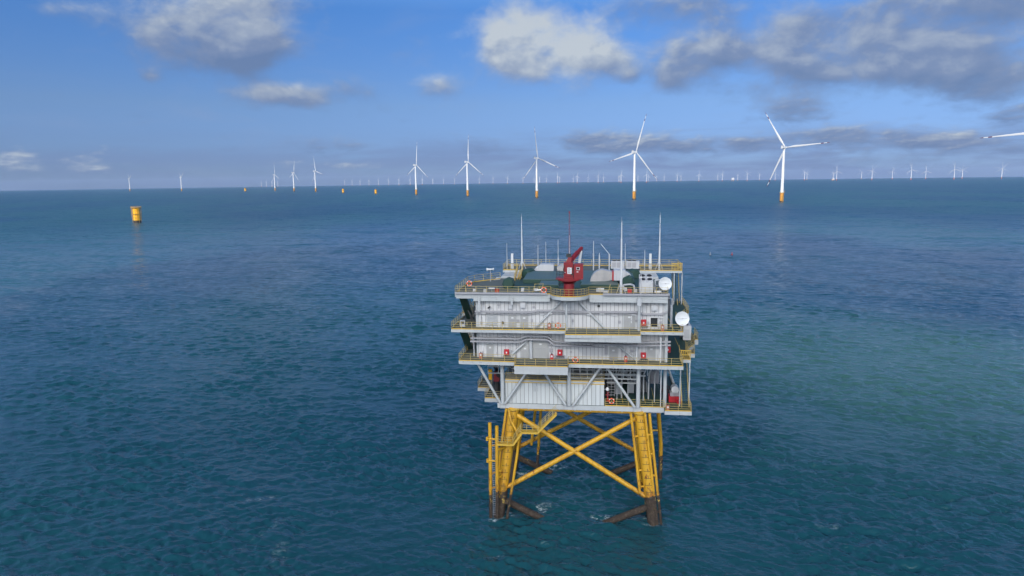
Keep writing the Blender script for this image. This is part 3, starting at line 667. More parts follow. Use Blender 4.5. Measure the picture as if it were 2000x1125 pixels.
MB().bar((-8.3, -1.0, Z4+.12), (5.2, -1.0, Z4+.12), .2, .26).build('cable_tray', M['tray'], d4); MB().bar((13.2, -1.15, Z4+.12), (22.4, -1.2, Z4+.12), .2, .26).build('cable_tray', M['tray'], d4)
bk = MB().lathe([(.6, 0), (1.7, .35), (2.0, .45)], (8.4, -1.2, Z4-.96), 20).build('crane_bracket', M['pale'], d4, True)
MB().prism([(22.3, -1.6), (24.3, -1.6), (24.3, 8), (25.2, 8.1), (26.8, 13), (26.8, 23.5), (22.3, 23.5)], Z3+.0125, Z3+.0135).build('deck_coating', M['green'], d3)
MB().prism([(22.4, -2.4), (24.3, -2.4), (24.3, 1.1), (25.8, 1.1), (25.8, 7), (26.1, 7.1), (27.5, 10.6), (27.5, 16.8), (26.4, 20), (26.4, 23.5), (22.4, 23.5)], Z2+.0125, Z2+.0135).build('deck_coating', M['green'], d2)
MB().box(23.2, 23.28, -1.2, 8, Z3+.0165, Z3+.02).build('deck_line', M['yellow'], d3)
for u, v0, v1 in ((25.0, 1.5, 15), (26.4, 8, 18)): MB().box(u, u+.08, v0, v1, Z2+.0165, Z2+.02).build('deck_line', M['yellow'], d2)
# rust drips and bolt rows on the fascia
for u in np.arange(-7, 24, 1.35):
    if not .6 < u < 8.6: MB().box(u-.03, u+.03, -2.93 if u > 8 else -2.58-.035*(u+7.7)/8.45*0, -2.9 if u > 8 else -2.3, Z2-.18, Z2-.04).build('fascia_bracket', M['tray'], d2)
for u in np.arange(-8, 24, 1.35):
    if not 7.7 < u < 18.6: MB().box(u-.03, u+.03, -1.93, -1.65, Z3-.16, Z3-.03).build('fascia_bracket', M['tray'], d3)
# --- hall walls, storey by storey
MB().box(-5.3, 22.25, 0, 20, Z2+.015, Z3-.42).build('wall', M['panel_front'], S)
MB().box(-5.3, 22.25, 0, 20, Z3+.015, Z4-.5).build('wall', M['panel_front'], S)
cs = MB().box(-5.42, -5.0, -.1, .3, Z3, Z4-.5).box(21.9, 22.36, -.12, .3, Z3, Z4-.5).box(-5.4, -5.1, -.06, .3, Z2, Z3-.42).box(22.0, 22.34, -.08, .3, Z2, Z3-.42)
cs.build('corner_trim', M['pale'], S)
for u in (-4.75, .1): MB().box(u-.13, u+.13, -.95, -.7 if u < -4 else -.05, Z4-2.6 if u < -4 else Z4-1.6, Z4-.3).build('down_post', M['pale'], S)
column(8.02, Z3-.4, Z4-1.2, .16, -1.4); column(18.3, Z3-.6, Z4-.3, .2, -1.1)
MB().box(18.0, 18.6, -1.35, -.9, Z4-1.5, Z4-.45).build('pipe_box', M['grey'], S)
for a, b in (((7.3, 32.75), (3.6, 28.8)), ((9.85, 32.4), (13.5, 28.7))): brace((a[0], -.22, a[1]), (b[0], -.22, b[1]), .15, 'diagonal_brace', 'pale', 8)
for a, b in (((2.3, 26.8), (-.1, 24.6)), ((15.3, 26.3), (18.1, 24.05))): brace((a[0], -.35, a[1]), (b[0], -.35, b[1]), .15, 'diagonal_brace', 'pale', 8)
column(2.75, Z2, Z3-.4, .22, -.25, 'grey'); column(18.2, Z2, Z3-.4, .16, -.3); column(22.2, Z2, Z3-.4, .24, -.6); column(21.4, Z2, Z3-.9, .1, -1.0, 'white'); column(18.0, Z2, 26.3, .09, -1.6, 'white')
column(-5.9, Z2, Z3-.4, .1, .4, 'grey')
for u in (-.0, 10.3): MB().box(u-.06, u+.06, -.1, 0, Z3+.1, Z4-1.1).build('wall_post', M['tray'], S); MB().box(u+.5, u+.62, -.1, 0, Z2+.1, Z3-.5).build('wall_post', M['tray'], S)
# cable trays along the front
def tray(pts, v, h, name='cable_tray', w=.22):
    mb = MB()
    for (u0, z0), (u1, z1) in zip(pts, pts[1:]): mb.bar((u0, v, z0), (u1, v, z1), w, h)
    return mb.build(name, M['tray'], S)
tray([(-5.5, 30.98), (2.9, 31.0), (3.7, 31.22), (6.8, 31.24), (7.8, 31.1), (18.1, 31.17), (19.0, 30.88), (21.5, 30.9), (22.3, 31.3)], -.25, .26)
tray([(-5.6, 30.62), (2.9, 30.64), (3.7, 30.84), (8, 30.8), (18.1, 30.84)], -.2, .07)
for dz_, hh in ((.16, .2), (-.34, .2)):
    tray([(-6.2, 26.95+dz_), (1.1, 26.95+dz_), (2.2, 27.4+dz_), (5.25, 27.36+dz_), (6.2, 26.62+dz_), (11.6, 26.46+dz_), (12.25, 26.85+dz_), (18.5, 26.72+dz_), (22.8, 26.86+dz_)], -.75, hh, w=.4)
for u in list(np.arange(-5.8, 1.2, 1.05))+[10.2, 19.6, 20.6, 22.3]: MB().bar((u, -.98, 26.4), (u, -.98, Z3-.42), .09).build('tray_hanger', M['tray'], S)
tray([(1.5, 27.9), (5.2, 27.85)], -.5, .12); tray([(5.4, 26.0), (13.4, 25.85)], -.12, .1); tray([(5.3, 27.9), (5.3, 25.9)], -.15, .1)
# wall fittings
def door(u0, u1, z0, z1, v=0.0, double=False, kick=False):
    mb = MB().box(u0-.08, u1+.08, v-.05, v-.002, z0, z1+.08)
    d = mb.build('door', M['pale'], S)
    lf = MB()
    if double:
        mid = (u0+u1)/2; lf.box(u0, mid-.015, v-.09, v-.05, z0+.03, z1).box(mid+.015, u1, v-.09, v-.05, z0+.03, z1)
    else: lf.box(u0, u1, v-.09, v-.05, z0+.03, z1)
    lf.build('door_leaf', M['door'], d)
    MB().box(u0+.05, u1-.05, v-.14, v-.09, z0+(z1-z0)*.55, z0+(z1-z0)*.55+.07).build('push_bar', M['tray'], d)
    c = (u0+u1)/2
    MB().box(c-.17, c+.17, v-.105, v-.091, z1-.6, z1-.38).build('sign_plate', M['white'], d)
    if kick:
        kk = MB()
        for q in range(3): kk.box(u0, u1, v-.5+q*.13, v-.15, z0+.0+q*.22, z0+.05+q*.22)
        kk.build('door_step', M['tray'], d)
    return d
door(-.55, .6, Z3+.03, 30.55); door(1.25, 2.3, Z3+.03, 30.55); door(16.2, 17.75, Z3+.03, 30.85, double=True)
door(-3.9, -2.88, Z2+.03, 26.0); door(1.25, 2.45, Z2+.03, 25.95, double=True); door(2.98, 5.3, Z2+.03, 26.65, double=True); door(14.2, 15.3, Z2+.03, 25.9, kick=True); door(19.6, 20.75, Z2+.03, 26.2, kick=False)
lv = MB().box(-3.86, -2.18, -.06, -.002, 28.85, 30.55).build('louvre', M['pale'], S)
lb = MB()
for z in np.arange(28.95, 30.45, .2): lb.quadbox([(-3.78, -.14, z), (-2.26, -.14, z), (-2.26, -.06, z+.08), (-3.78, -.06, z+.08), (-3.78, -.14, z+.03), (-2.26, -.14, z+.03), (-2.26, -.06, z+.11), (-3.78, -.06, z+.11)])
lb.build('louvre_blade', M['louvre'], lv)
wn = MB().box(19.85, 21.1, -.1, -.002, 28.9, 30.45).build('window', M['white'], S)
MB().box(19.98, 20.97, -.125, -.1, 29.02, 30.33).build('pane', M['glass'], wn)
def wbox(u0, u1, z0, z1, d=.4, mat='offwhite', name='wall_cabinet', v=0.0):
    b = MB().box(u0, u1, v-d, v-.002, z0, z1).build(name, M[mat], S)
    MB().box(u0+.05, u1-.05, v-d-.02, v-d, z0+.05, z1-.05).build('cabinet_door', M[mat], b)
    return b
wbox(-.46, .07, 31.45, 32.1); wbox(1.22, 2.0, 31.6, 32.45); wbox(20.0, 20.87, 31.4, 32.2); wbox(13.5, 13.95, 24.8, 26.1, .15, 'tray')
for u0, z0 in ((-1.9, 27.2), (-.4, 27.2), (8.7, 27.2)): wbox(u0, u0+.5, z0, z0+.6, .25, 'grey')
wbox(-2.95+.2, -2.55, 24.9, 26.2, .06, 'offwhite'); wbox(-4.6, -4.3, 24.9, 26.3, .05, 'white'); wbox(21.0, 21.3, 24.9, 26.2, .1, 'offwhite'); wbox(17.2, 17.32, 29.5, 30.6, .1, 'white'); wbox(13.0, 13.12, 29.4, 30.5, .1, 'white')
wbox(16.95, 17.1, 25.2, 26.3, .1, 'white')
wbox(5.45, 5.95, 25.0, 25.6, .15, 'tray'); wbox(6.4, 7.8, 23.3+.75, 24.55, .1, 'tray')
for u, z in ((-4.2, 30.75), (4.4, 30.72), (5.6, 30.8), (11.2, 30.7), (13.1, 30.85), (14.9, 30.7), (17.6, 30.75), (21.4, 30.4), (1.8, 26.3), (20.6, 31.0)):
    MB().box(u-.32, u+.32, -.35, -.2, z-.06, z+.05).build('strip_lamp', M['white'], S)
cr2 = random.Random(21)
for zb, zt, us in ((Z3+.1, 30.9, (-4.6, -1.4, .85, 2.9, 5.9, 8.9, 12.2, 15.6, 17.95, 19.6, 21.4)), (Z2+.1, 26.4, (-4.4, -2.3, -.3, .9, 8.6, 10.9, 12.6, 16.0, 17.4, 21.1)), (31.4, 32.6, (-4.2, -2.0, .4, 3.2, 12.6, 15.2, 19.4))):
    for u in us:
        a_ = zb+cr2.uniform(0, .9); b_ = min(zt, a_+cr2.uniform(.8, 2.2)); MB().bar((u, -.06, a_), (u, -.06, b_), .05).build('conduit', M['tray'], S)
        if cr2.random() < .75: z_ = a_+cr2.uniform(0, .5); w_ = cr2.uniform(.1, .22); MB().box(u-w_, u+w_, -.16, -.1, z_, z_+cr2.uniform(.2, .45)).build('switch_box', M['dark' if cr2.random() < .12 else 'tray'], S)
# --- stairs on the flanks (treads, stringers, handrails)
def stair(u0, u1, v0, z0, v1, z1, mat='green', rail_u=None):
    n = max(6, int(abs(z1-z0)/.22)); mb = MB()
    for k in range(n):
        a = (k+.5)/n; v = v0+(v1-v0)*a; z = z0+(z1-z0)*a; mb.box(u0+.06, u1-.06, v-.14, v+.14, z-.02, z+.02)
    mb.bar(((u0+u1)/2, v0, z0-.06), ((u0+u1)/2, v1, z1-.06), .12, .1)
    s = mb.build('stair', M[mat], S)
    sg = MB()
    for u in (u0, u1): sg.bar((u, v0, z0), (u, v1, z1), .07, .3)
    sg.build('stringer', M['yellow' if mat == 'green' else mat], s)
    hr = MB()
    for u in (u0, u1):
        for h in (.55, 1.05): hr.bar((u, v0, z0+h), (u, v1, z1+h), .05)
        for k in range(0, 7): a = k/6; v = v0+(v1-v0)*a; z = z0+(z1-z0)*a; hr.box(u-.025, u+.025, v-.025, v+.025, z, z+1.05)
    hr.build('handrail', M['rail'], s)
    return s
stair(25.3, 26.4, 21.6, Z3+.05, 25.0, Z5)
stair(24.75, 25.75, .6, Z1-.3, 5.6, Z2)
stair(25.9, 26.9, 14.5, Z2, 20.4, Z3-.02)
def soffit_stair(u0, u1, v0, z0, v1, z1):
    mb = MB(); c = [(u0, v0, z0-.45), (u1, v0, z0-.45), (u1, v1, z1-.45), (u0, v1, z1-.45), (u0, v0, z0), (u1, v0, z0), (u1, v1, z1), (u0, v1, z1)]
    s = mb.quadbox(c).build('stair', M['green'], S)
    hr = MB()
    for u in (u0, u1):
        for h in (.55, 1.05): hr.bar((u, v0, z0+h), (u, v1, z1+h), .05)
        for k in range(7): a = k/6; hr.bar((u, v0+(v1-v0)*a, z0+(z1-z0)*a), (u, v0+(v1-v0)*a, z0+(z1-z0)*a+1.05), .05)
    hr.build('handrail', M['railgrey'], s)
soffit_stair(-8.0, -6.9, .6, Z4-.5, 6.2, Z3+.1); soffit_stair(-8.0, -6.9, .4, Z3-.5, 5.0, Z2+.1)
lt = MB().bar((-6.9, 1.6, Z3+.0), (-5.9, 1.6, Z3+2.2), .2).bar((-5.9, 1.6, Z3), (-6.9, 1.6, Z3+2.2), .2).bar((-5.7, 1.0, Z3), (-5.7, 1.0, Z4-.5), .14)
lt.build('cross_prop', M['dark'], S)
# left flank small platforms
deck([(-10.2, 13), (-8.83, 13), (-8.83, 17), (-10.2, 17)], 28.1, .5, 0, name='side_platform', railpts=[[(-10.15, 16.9), (-10.15, 13.05), (-8.9, 13.05)]], rail='railgrey')
deck([(-9.4, 9), (-7.73, 9), (-7.73, 14), (-9.4, 14)], 24.9, .7, 0, name='side_platform', railpts=[[(-9.35, 13.9), (-9.35, 9.05), (-7.8, 9.05)]], rail='railgrey')
MB().box(-9.3, -8.0, 9.8, 12.5, 24.92, 27.3).build('flank_cabinet', M['offwhite'], S)
# right flank outriggers
deck([(27.73, 11.5), (28.35, 11.5), (28.35, 16), (27.73, 16)], 24.5, .8, 0, name='side_platform', railpts=[[(27.75, 11.55), (28.3, 11.55), (28.3, 15.9)]])
deck([(25.93, 4.6), (26.95, 4.6), (26.95, 6.95), (25.93, 6.95)], 23.95, .6, 0, name='side_platform', railpts=[[(25.95, 4.65), (26.9, 4.65), (26.9, 6.9)]])
gt = MB()
for u in np.arange(24.5, 25.9, .28): gt.box(u-.04, u+.04, .9, 1.0, Z2, Z2+1.35)
gt.bar((24.4, .95, Z2+1.35), (25.9, .95, Z2+1.35), .1).bar((24.4, .95, Z2+.7), (25.9, .95, Z2+.7), .08).bar((24.4, .95, Z2+.05), (25.9, .95, Z2+.05), .1)
gt.build('gate', M['yellow'], S)
for u in (24.5, 25.8): column(u, Z1-.3, Z2-.5, .1, 1.2)
for u in (25.3, 26.6): column(u, Z3, Z5-.3, .1, 20.3, 'pale')

# --- upper roof: back strip, green hatch roofs, ducts
d5 = deck([(-4.2, 20.05), (26.6, 20.05), (26.6, 27), (-4.2, 27)], Z5, .38, 0, name='roof_platform',
     railpts=[[(19.6, 20.1), (26.55, 20.1), (26.55, 26.9), (-4.15, 26.9), (-4.15, 20.1), (-1.6, 20.1)]])
gt = MB()
for u in np.arange(25.0, 26.6, .25): gt.box(u-.035, u+.035, 20.0, 20.08, Z5, Z5+1.3)
gt.bar((24.9, 20.04, Z5+1.3), (26.6, 20.04, Z5+1.3), .1).bar((24.9, 20.04, Z5+.1), (26.6, 20.04, Z5+.1), .1); gt.build('gate', M['yellow'], S)
MB().box(-3.8, 1.0, 15.2, 20.0, Z4+.01, Z5-.4).box(19.5, 22.2, 15.2, 20, Z4+.01, Z5-.4).build('roof_house', M['pale'], S)
MB().box(-.9, 19.0, 4.2, 19.9, Z4+.01, Z4+.16).build('roof', M['green'], S)
def hatch(u0, u1, v0, v1, zf, zb, inset=.8, label=None):
    c = [(u0, v0, Z4+.17), (u1, v0, Z4+.17), (u1, v1, Z4+.17), (u0, v1, Z4+.17), (u0+.05, v0+.05, zf), (u1-.05, v0+.05, zf), (u1-inset*.3, v1, zb), (u0+inset*.3, v1, zb)]
    h = MB().quadbox(c).build('roof_hatch', M['sheetgreen'], S)
    MB().box(u0+.02, u1-.02, v0-.06, v0-.005, Z4+.17, zf-.06).build('hatch_front', M['green'], h)
    return h
hatch(.6, 7.3, 9.2, 15.5, Z4+.75, Z4+1.25); hatch(3.4, 6.5, 5.0, 7.8, Z4+.5, Z4+.75); hatch(9.8, 15.6, 5.3, 7.3, Z4+.55, Z4+.8)
hatch(9.7, 12.2, 8.6, 15.5, Z4+.5, Z4+1.2); hatch(15.2, 18.2, 9.6, 16.5, Z4+.5, Z4+1.2); hatch(8, 18.8, 16.8, 19.6, Z4+.5, Z4+.8)
def cowl(u, v, r, l, yaw):
    o = MB().lathe([(r*.75, 0), (r, .12*l), (r, l*.85), (r*.8, l)], (0, 0, 0), 8, (1, 0, 0)).build('vent_cowl', M['green'], S)
    o.location = (u, v, Z4+.2+r*.55); o.rotation_euler = (0, 0, yaw)
cowl(-1.1, 4.0, .95, 1.7, R(90)); cowl(.3, 14.5, .95, 2.2, R(60)); cowl(16.9, 6.0, 1.0, 2.0, R(80)); cowl(18.6, 15.0, .9, 2.0, R(110))
# silver supply duct: elbow from the roof into a taper, then a white plenum and a down elbow
def elbow(c, r_in, r_out, w, a0, a1, n=14):
    """box duct bent in the u-z plane round c, width w in v"""
    mb = MB(); ts = np.linspace(a0, a1, n)
    for t0, t1 in zip(ts, ts[1:]):
        P = lambda t, r, y: (c[0]+r*math.cos(t), y, c[2]+r*math.sin(t))
        y0, y1 = c[1]-w/2, c[1]+w/2
        mb.quadbox([P(t0, r_in, y0), P(t0, r_out, y0), P(t0, r_out, y1), P(t0, r_in, y1), P(t1, r_in, y0), P(t1, r_out, y0), P(t1, r_out, y1), P(t1, r_in, y1)])
    return mb
e = elbow((13.2, 8.0, Z4+.6), .1, 1.95, 1.8, R(90), R(180))
e.quadbox([(13.2, 7.1, Z4+.72), (14.6, 7.3, Z4+.95), (14.6, 8.7, Z4+.95), (13.2, 8.9, Z4+.72), (13.2, 7.1, Z4+2.55), (14.6, 7.3, Z4+2.2), (14.6, 8.7, Z4+2.2), (13.2, 8.9, Z4+2.55)])
e.box(11.25, 13.1, 7.1, 8.9, Z4+.16, Z4+.6); duct = e.build('duct', M['silver'], S)
MB().box(14.6, 14.85, 7.25, 8.75, Z4+.85, Z4+2.3).build('duct_collar', M['redbox'], duct)
MB().box(14.85, 16.6, 6.9, 9.1, Z4+.95, Z4+2.5).build('plenum', M['offwhite'], S)
pe = elbow((16.6, 8.0, Z4+1.2), .35, .95, 1.1, R(0), R(90), 9); pe.box(16.95, 17.55, 7.45, 8.55, Z4+.2, Z4+1.2); pe.build('duct', M['offwhite'], S)
MB().bar((14.9, 7.0, Z4+.95), (14.9, 7.0, Z4+.1), .08).bar((16.5, 7.0, Z4+.95), (16.5, 7.0, Z4+.1), .08).build('plenum_leg', M['dark'], S)
# left duct group
ld = MB().quadbox([(.9, 17, Z4+.4), (2.6, 17, Z4+.4), (2.6, 18.6, Z4+.4), (.9, 18.6, Z4+.4), (2.0, 17.2, Z4+1.7), (2.6, 17, Z4+2.0), (2.6, 18.6, Z4+2.0), (2.0, 18.4, Z4+1.7)]).box(2.62, 4.95, 16.8, 18.8, Z4+.35, Z4+2.15)
ld.build('plenum', M['offwhite'], S)
lg = MB().prism([(5.5, 17.0), (8.6, 17.0), (8.6, 19.2), (5.5, 19.2)], Z4+.35, Z4+1.75)
lg.quadbox([(5.5, 17, Z4+1.75), (8.6, 17, Z4+1.75), (8.6, 19.2, Z4+1.75), (5.5, 19.2, Z4+1.75), (6.5, 17.6, Z4+2.2), (7.8, 17.6, Z4+2.2), (7.8, 18.6, Z4+2.2), (6.5, 18.6, Z4+2.2)])
lg.build('duct', M['silver'], S)
# the roof gangway stair on the left and the crane ladder
stair(-1.2, -.3, 12.2, Z4, 17.0, Z5+.6, 'yellow')
cl = MB()
for u in (6.9, 7.6): cl.bar((u, .2, Z4), (u, .2, Z4+3.4), .06)
for z in np.arange(Z4+.2, Z4+3.4, .32): cl.bar((6.9, .2, z), (7.6, .2, z), .05)
cl.build('crane_ladder', M['dark'], S)
# small roof boxes and pipes
for u, v, w, h in ((-6.0, 1.0, .4, .35), (-4.2, -.1, .5, .5), (1.2, 1.2, .45, .55), (3.0, 2.2, .6, .35), (13.2, .8, .8, .3), (17.6, 1.2, .5, .5), (12.2, 1.6, 1.1, .45), (16.3, 2.6, .4, .5)):
    MB().box(u, u+w, v, v+.4, Z4+.02, Z4+.02+h).build('junction_box', M['offwhite'], S)
MB().path([(16.2, 3.6, Z4+.1), (16.2, 3.6, Z4+.75), (17.2, 3.4, Z4+.9), (17.7, 3.0, Z4+.8), (17.8, 2.6, Z4+.1)], .14, 10).build('goose_neck', M['offwhite'], S, True)
lr = MB()
for u in (3.0, 4.2, 13.9, 15.1): lr.bar((u, -.2, Z4), (u+.35, .9, Z4+1.3), .06)
for z in (.7, 1.3): lr.bar((3.2, .35, Z4+z), (4.6, .9, Z4+z), .05)
lr.build('hatch_prop', M['rail'], S)
MB().bar((22.35, .2, Z4), (23.0, 3.6, Z3+1.5), .5, .35).bar((22.6, .5, Z4-.6), (23.1, 5, Z3+1.0), .25).build('cable_chute', M['tray'], S)
column(23.0, Z3, Z4-1.8, .12, 1.8, 'grey'); column(23.3, Z3, Z4-1.2, .12, 3.5, 'grey')

# ------------------------------------------------------------------ things standing on the substation
# red pedestal crane
cr_ = thing('pedestal_crane', 'red pedestal crane on the round balcony of the top deck', 'crane', 8.4, -1.7, Z4+.02)
MB().lathe([(.95, 0), (.78, .12), (.76, 1.75), (1.3, 2.2), (1.62, 2.25), (1.62, 2.42)], n=24).build('pedestal', M['red'], cr_, True)
pf = MB().box(-1.8, 2.0, -.9, 1.2, 2.42, 2.55).build('slew_platform', M['red'], cr_)
MB().box(-.72, .6, -.6, .8, 2.56, 4.75).box(-.45, .3, -.75, -.6, 2.9, 4.0).build('machine_house', M['red'], cr_)
cb_ = MB().box(.72, 2.0, -.7, .8, 2.56, 4.55).build('cab', M['red'], cr_)
MB().box(1.05, 1.55, -.73, -.7, 3.75, 4.15).build('window', M['offwhite'], cb_)
MB().box(1.12, 1.48, -.745, -.73, 3.82, 4.08).build('pane', M['glass'], cb_)
MB().box(.0+.62, .7, -.5, .5, 2.7, 4.4).build('cable_run', M['dark'], cr_)
sg = MB().box(-.2, .42, -.79, -.755, 3.2, 4.1).build('sign_board', M['white'], cr_)
ln = MB()
for k, z in enumerate((3.92, 3.75, 3.6, 3.45, 3.32)): ln.box(-.1, .15+.12*(k % 2), -.8, -.791, z, z+.05)
ln.build('sign_lines', M['mark'], sg)
MB().box(-.62, -.34, -.62, -.602, 3.3, 3.45).box(1.1, 1.35, -.72, -.702, 3.4, 3.55).build('sticker', M['offwhite'], cr_)
MB().quadbox([(-.4, -.3, 4.75), (.35, -.3, 4.75), (.35, .4, 4.75), (-.4, .4, 4.75), (-.1, -.25, 5.5), (.4, -.25, 5.5), (.4, .35, 5.5), (-.1, .35, 5.5)]).build('boom_foot', M['red'], cr_)
bm_ = MB()
p0, p1 = Vector((.25, .1, 5.0)), Vector((1.65, 2.6, 6.45))
bm_.bar(p0, p0+(p1-p0)*.7, .46, .5); bm_.bar(p0+(p1-p0)*.7, p1+(p1-p0)*.06, .34, .38)
boom = bm_.build('boom', M['red'], cr_)
MB().bar((-.3, 0, 4.8), p0+(p1-p0)*.45-Vector((0, 0, .3)), .18).build('luffing_ram', M['dark'], cr_)
MB().path([(-.6, -.7, 4.4), (-.75, -.75, 3.8), (-.6, -.7, 3.2)], .05, 6).build('hose', M['black'], cr_)
for zz in (3.0, 3.7): MB().box(.3, .58, -.66, -.602, zz, zz+.3).build('valve_block', M['dark'], cr_)
MB().box(-.35, .3, -.3, .4, 5.5, 5.95).build('winch', M['dark'], cr_)
MB().quadbox([(1.2, 2.2, 4.3), (1.55, 2.2, 4.3), (1.55, 2.5, 4.3), (1.2, 2.5, 4.3), (1.4, 2.3, 6.1), (1.8, 2.3, 6.1), (1.8, 2.6, 6.1), (1.4, 2.6, 6.1)]).build('hook_cover', M['white'], cr_)
MB().bar((1.85, 2.65, 6.4), (1.9, 2.65, 4.6), .05).build('hoist_rope', M['dark'], cr_)
wl = MB()
for a in (0, 2.1, 4.2):
    wl.bar((.05+.11*math.cos(a), .2+.11*math.sin(a), 6.0), (.05+.05*math.cos(a), .2+.05*math.sin(a), 11.6), .03)
for z in np.arange(6.2, 11.5, .45): wl.bar((-.05, .2, z), (.13, .2, z+.3), .025)
wl.tube((.05, .2, 11.6), (.05, .2, 11.9), .08).build('lattice_whip', M['red'], cr_)
rl_ = MB()
for x, y in ((-1.75, -.85), (-1.75, 1.1), (-.85, -.85)): rl_.bar((x, y, 2.55), (x, y, 3.6), .05)
for z in (3.05, 3.6): rl_.bar((-1.75, -.85, z), (-1.75, 1.1, z), .05); rl_.bar((-1.75, -.85, z), (-.85, -.85, z), .05)
rl_.build('guard_rail', M['dark'], cr_)

# small dark and red crane on the lower left platform
k_ = thing('knuckle_crane', 'small folded red and black crane on the lower left platform', 'crane', -3.3, 5.2, 16.67)
MB().lathe([(.7, 0), (.6, .3), (.5, 2.2)], n=16).build('pedestal', M['black'], k_, True)
MB().box(-.4, .5, -.6, .5, 2.2, 3.7).build('housing', M['red'], k_)
MB().bar((.1, 0, 3.9), (-1.1, 1.6, 5.6), .5).bar((-1.1, 1.6, 5.6), (.9, 2.4, 4.0), .42).build('boom', M['black'], k_)
MB().box(-1.15, -.6, -.9, -.4, 2.6, 4.2).build('control_cabin', M['pile'], k_)
MB().tube((.5, -.9, 3.4), (.5, .4, 3.4), .45).build('winch', M['black'], k_, True)

def dish(u, v, z, zdeck, r, yaw, tilt, label):
    t = thing('satellite_dish', label, 'satellite dish', u, v, zdeck, 0, 'white satellite dishes')
    h = z-zdeck
    MB().tube((0, .45, 0), (0, .45, h), .09).bar((-.4, .45, .04), (.4, .45, .04), .1).bar((0, .1, .04), (0, .8, .04), .1).build('mount_post', M['tray'], t)
    MB().box(-.2, .2, .2, .6, h-.25, h+.2).build('mount_head', M['offwhite'], t)
    prof = [(0.001, 0)]+[(r*k/8, .36*r*(k/8)**2) for k in range(1, 9)]
    back = [(r*1.02, .36*r)]+[(r*k/8, .36*r*(k/8)**2-.05) for k in range(8, 0, -1)]+[(.001, -.05)]
    o = MB().lathe(prof+back, n=32).build('reflector', M['dish'], t, True)
    o.location = (0, 0.05, h); o.rotation_euler = (R(90)-tilt, 0, yaw)
    MB().tube((0, 0, .02), (0, 0, r*.55), .025).tube((0, 0, r*.5), (0, 0, r*.68), .07).tube((r*.7, 0, .36*r*.49), (0, 0, r*.55), .02, n=6).tube((-r*.7, 0, .36*r*.49), (0, 0, r*.55), .02, n=6).build('feed_horn', M['tray'], o)
dish(21.85, .1, 35.2, Z4+.02, .92, R(12), R(12), 'white satellite dish beside the big chiller on the top deck')
dish(24.2, -1.2, 30.45, Z3+.02, .98, R(8), R(14), 'white satellite dish at the right corner of the third deck')

def mast(u, v, z0, z1, label, r=.17):
    t = thing('lightning_mast', label, 'mast', u, v, z0, 0, 'tall lightning masts')
    h = z1-z0
    MB().tube((0, 0, 0), (0, 0, h*.42), r, r*.8).tube((0, 0, h*.42), (0, 0, h*.72), r*.66, r*.55).tube((0, 0, h*.72), (0, 0, h*.94), r*.42, r*.34).build('pole', M['white'], t, True)
    MB().tube((0, 0, h*.94), (0, 0, h), .04, .015).build('spike', M['tray'], t)
    st = MB()
    for a in (0.5, 2.6, 4.7): st.bar((.75*math.cos(a), .75*math.sin(a), .02), (.1*math.cos(a), .1*math.sin(a), 1.5), .09)
    st.build('strut', M['offwhite'], t)
    return t
mast(-.9, 21.0, Z5+.02, 44.3, 'tall white mast on the rear left corner of the roof')
mast(15.75, -.1, Z4+.02, 44.7, 'tall white mast at the front rail between crane and chiller', .2)
mast(22.8, 20.9, Z5+.02, 44.4, 'tall white mast on the rear right roof platform')

def whip(u, v, z0, h, label, r=.05, bend=None, base=1.6, grp='thin aerials on the roof'):
    t = thing('whip_aerial', label, 'aerial', u, v, z0, 0, grp)
    MB().tube((0, 0, 0), (0, 0, base), r*1.9, n=8).build('base_post', M['offwhite'], t)
    if bend: MB().bar((0, 0, base), bend, r*1.3).build('rod', M['white'], t)
    else: MB().tube((0, 0, base), (0, 0, h), r, r*.5, n=6).build('rod', M['white'], t)
    return t
whip(-3.7, 22, Z5, 4.6, 'thin aerial at the far left end of the roof rail')
whip(1.6, 24.5, Z5, 4.0, 'short thin aerial on the rear roof rail, right of the left mast', base=1.2)
whip(3.3, 21.2, Z4, 5.6, 'thin aerial rising in front of the white box on the left')
whip(5.4, 22.0, Z5, 5.2, 'thin aerial behind the gap between white box and silver box', base=2.0)
whip(7.3, 23.8, Z5, 5.8, 'thin aerial behind the silver box, left of the crane', base=2.4)
whip(11.6, 20.2, Z5, 5.1, 'white aerial just right of the crane boom', .06, base=3.0)
whip(12.6, 20.2, Z5, 3.0, 'short aerial post between crane and left fan unit', .06, base=2.6)
whip(14.3, 20.2, Z5, 3.0, 'bent post aerial leaning left beside the left fan unit', .06, (-1.45, 0, 4.6), base=2.8)
whip(17.0, 20.6, Z5, 4.6, 'thin aerial between the two fan units', base=1.6)
whip(20.3, 20.4, Z5, 3.5, 'thin aerial right of the right fan unit', base=2.0)
whip(18.55, -.2, Z4, 2.9, 'short white aerial at the front rail left of the chiller', .06, base=2.2)

def panel_antenna(u, v, label, h=1.7, z=1.1):
    t = thing('panel_antenna', label, 'antenna', u, v, Z5, 0, 'white panel antennas')
    MB().tube((0, .2, 0), (0, .2, z+h), .07).build('pole', M['tray'], t)
    MB().box(-.2, .2, -.1, .12, z, z+h).build('panel', M['white'], t)
    MB().box(-.25, .25, -.2, .15, .1, .9).build('radio_box', M['offwhite'], t)
panel_antenna(-2.7, 21.5, 'slim white panel antenna on the left roof corner')
panel_antenna(21.3, 21.2, 'wide white panel antenna left of the right mast')

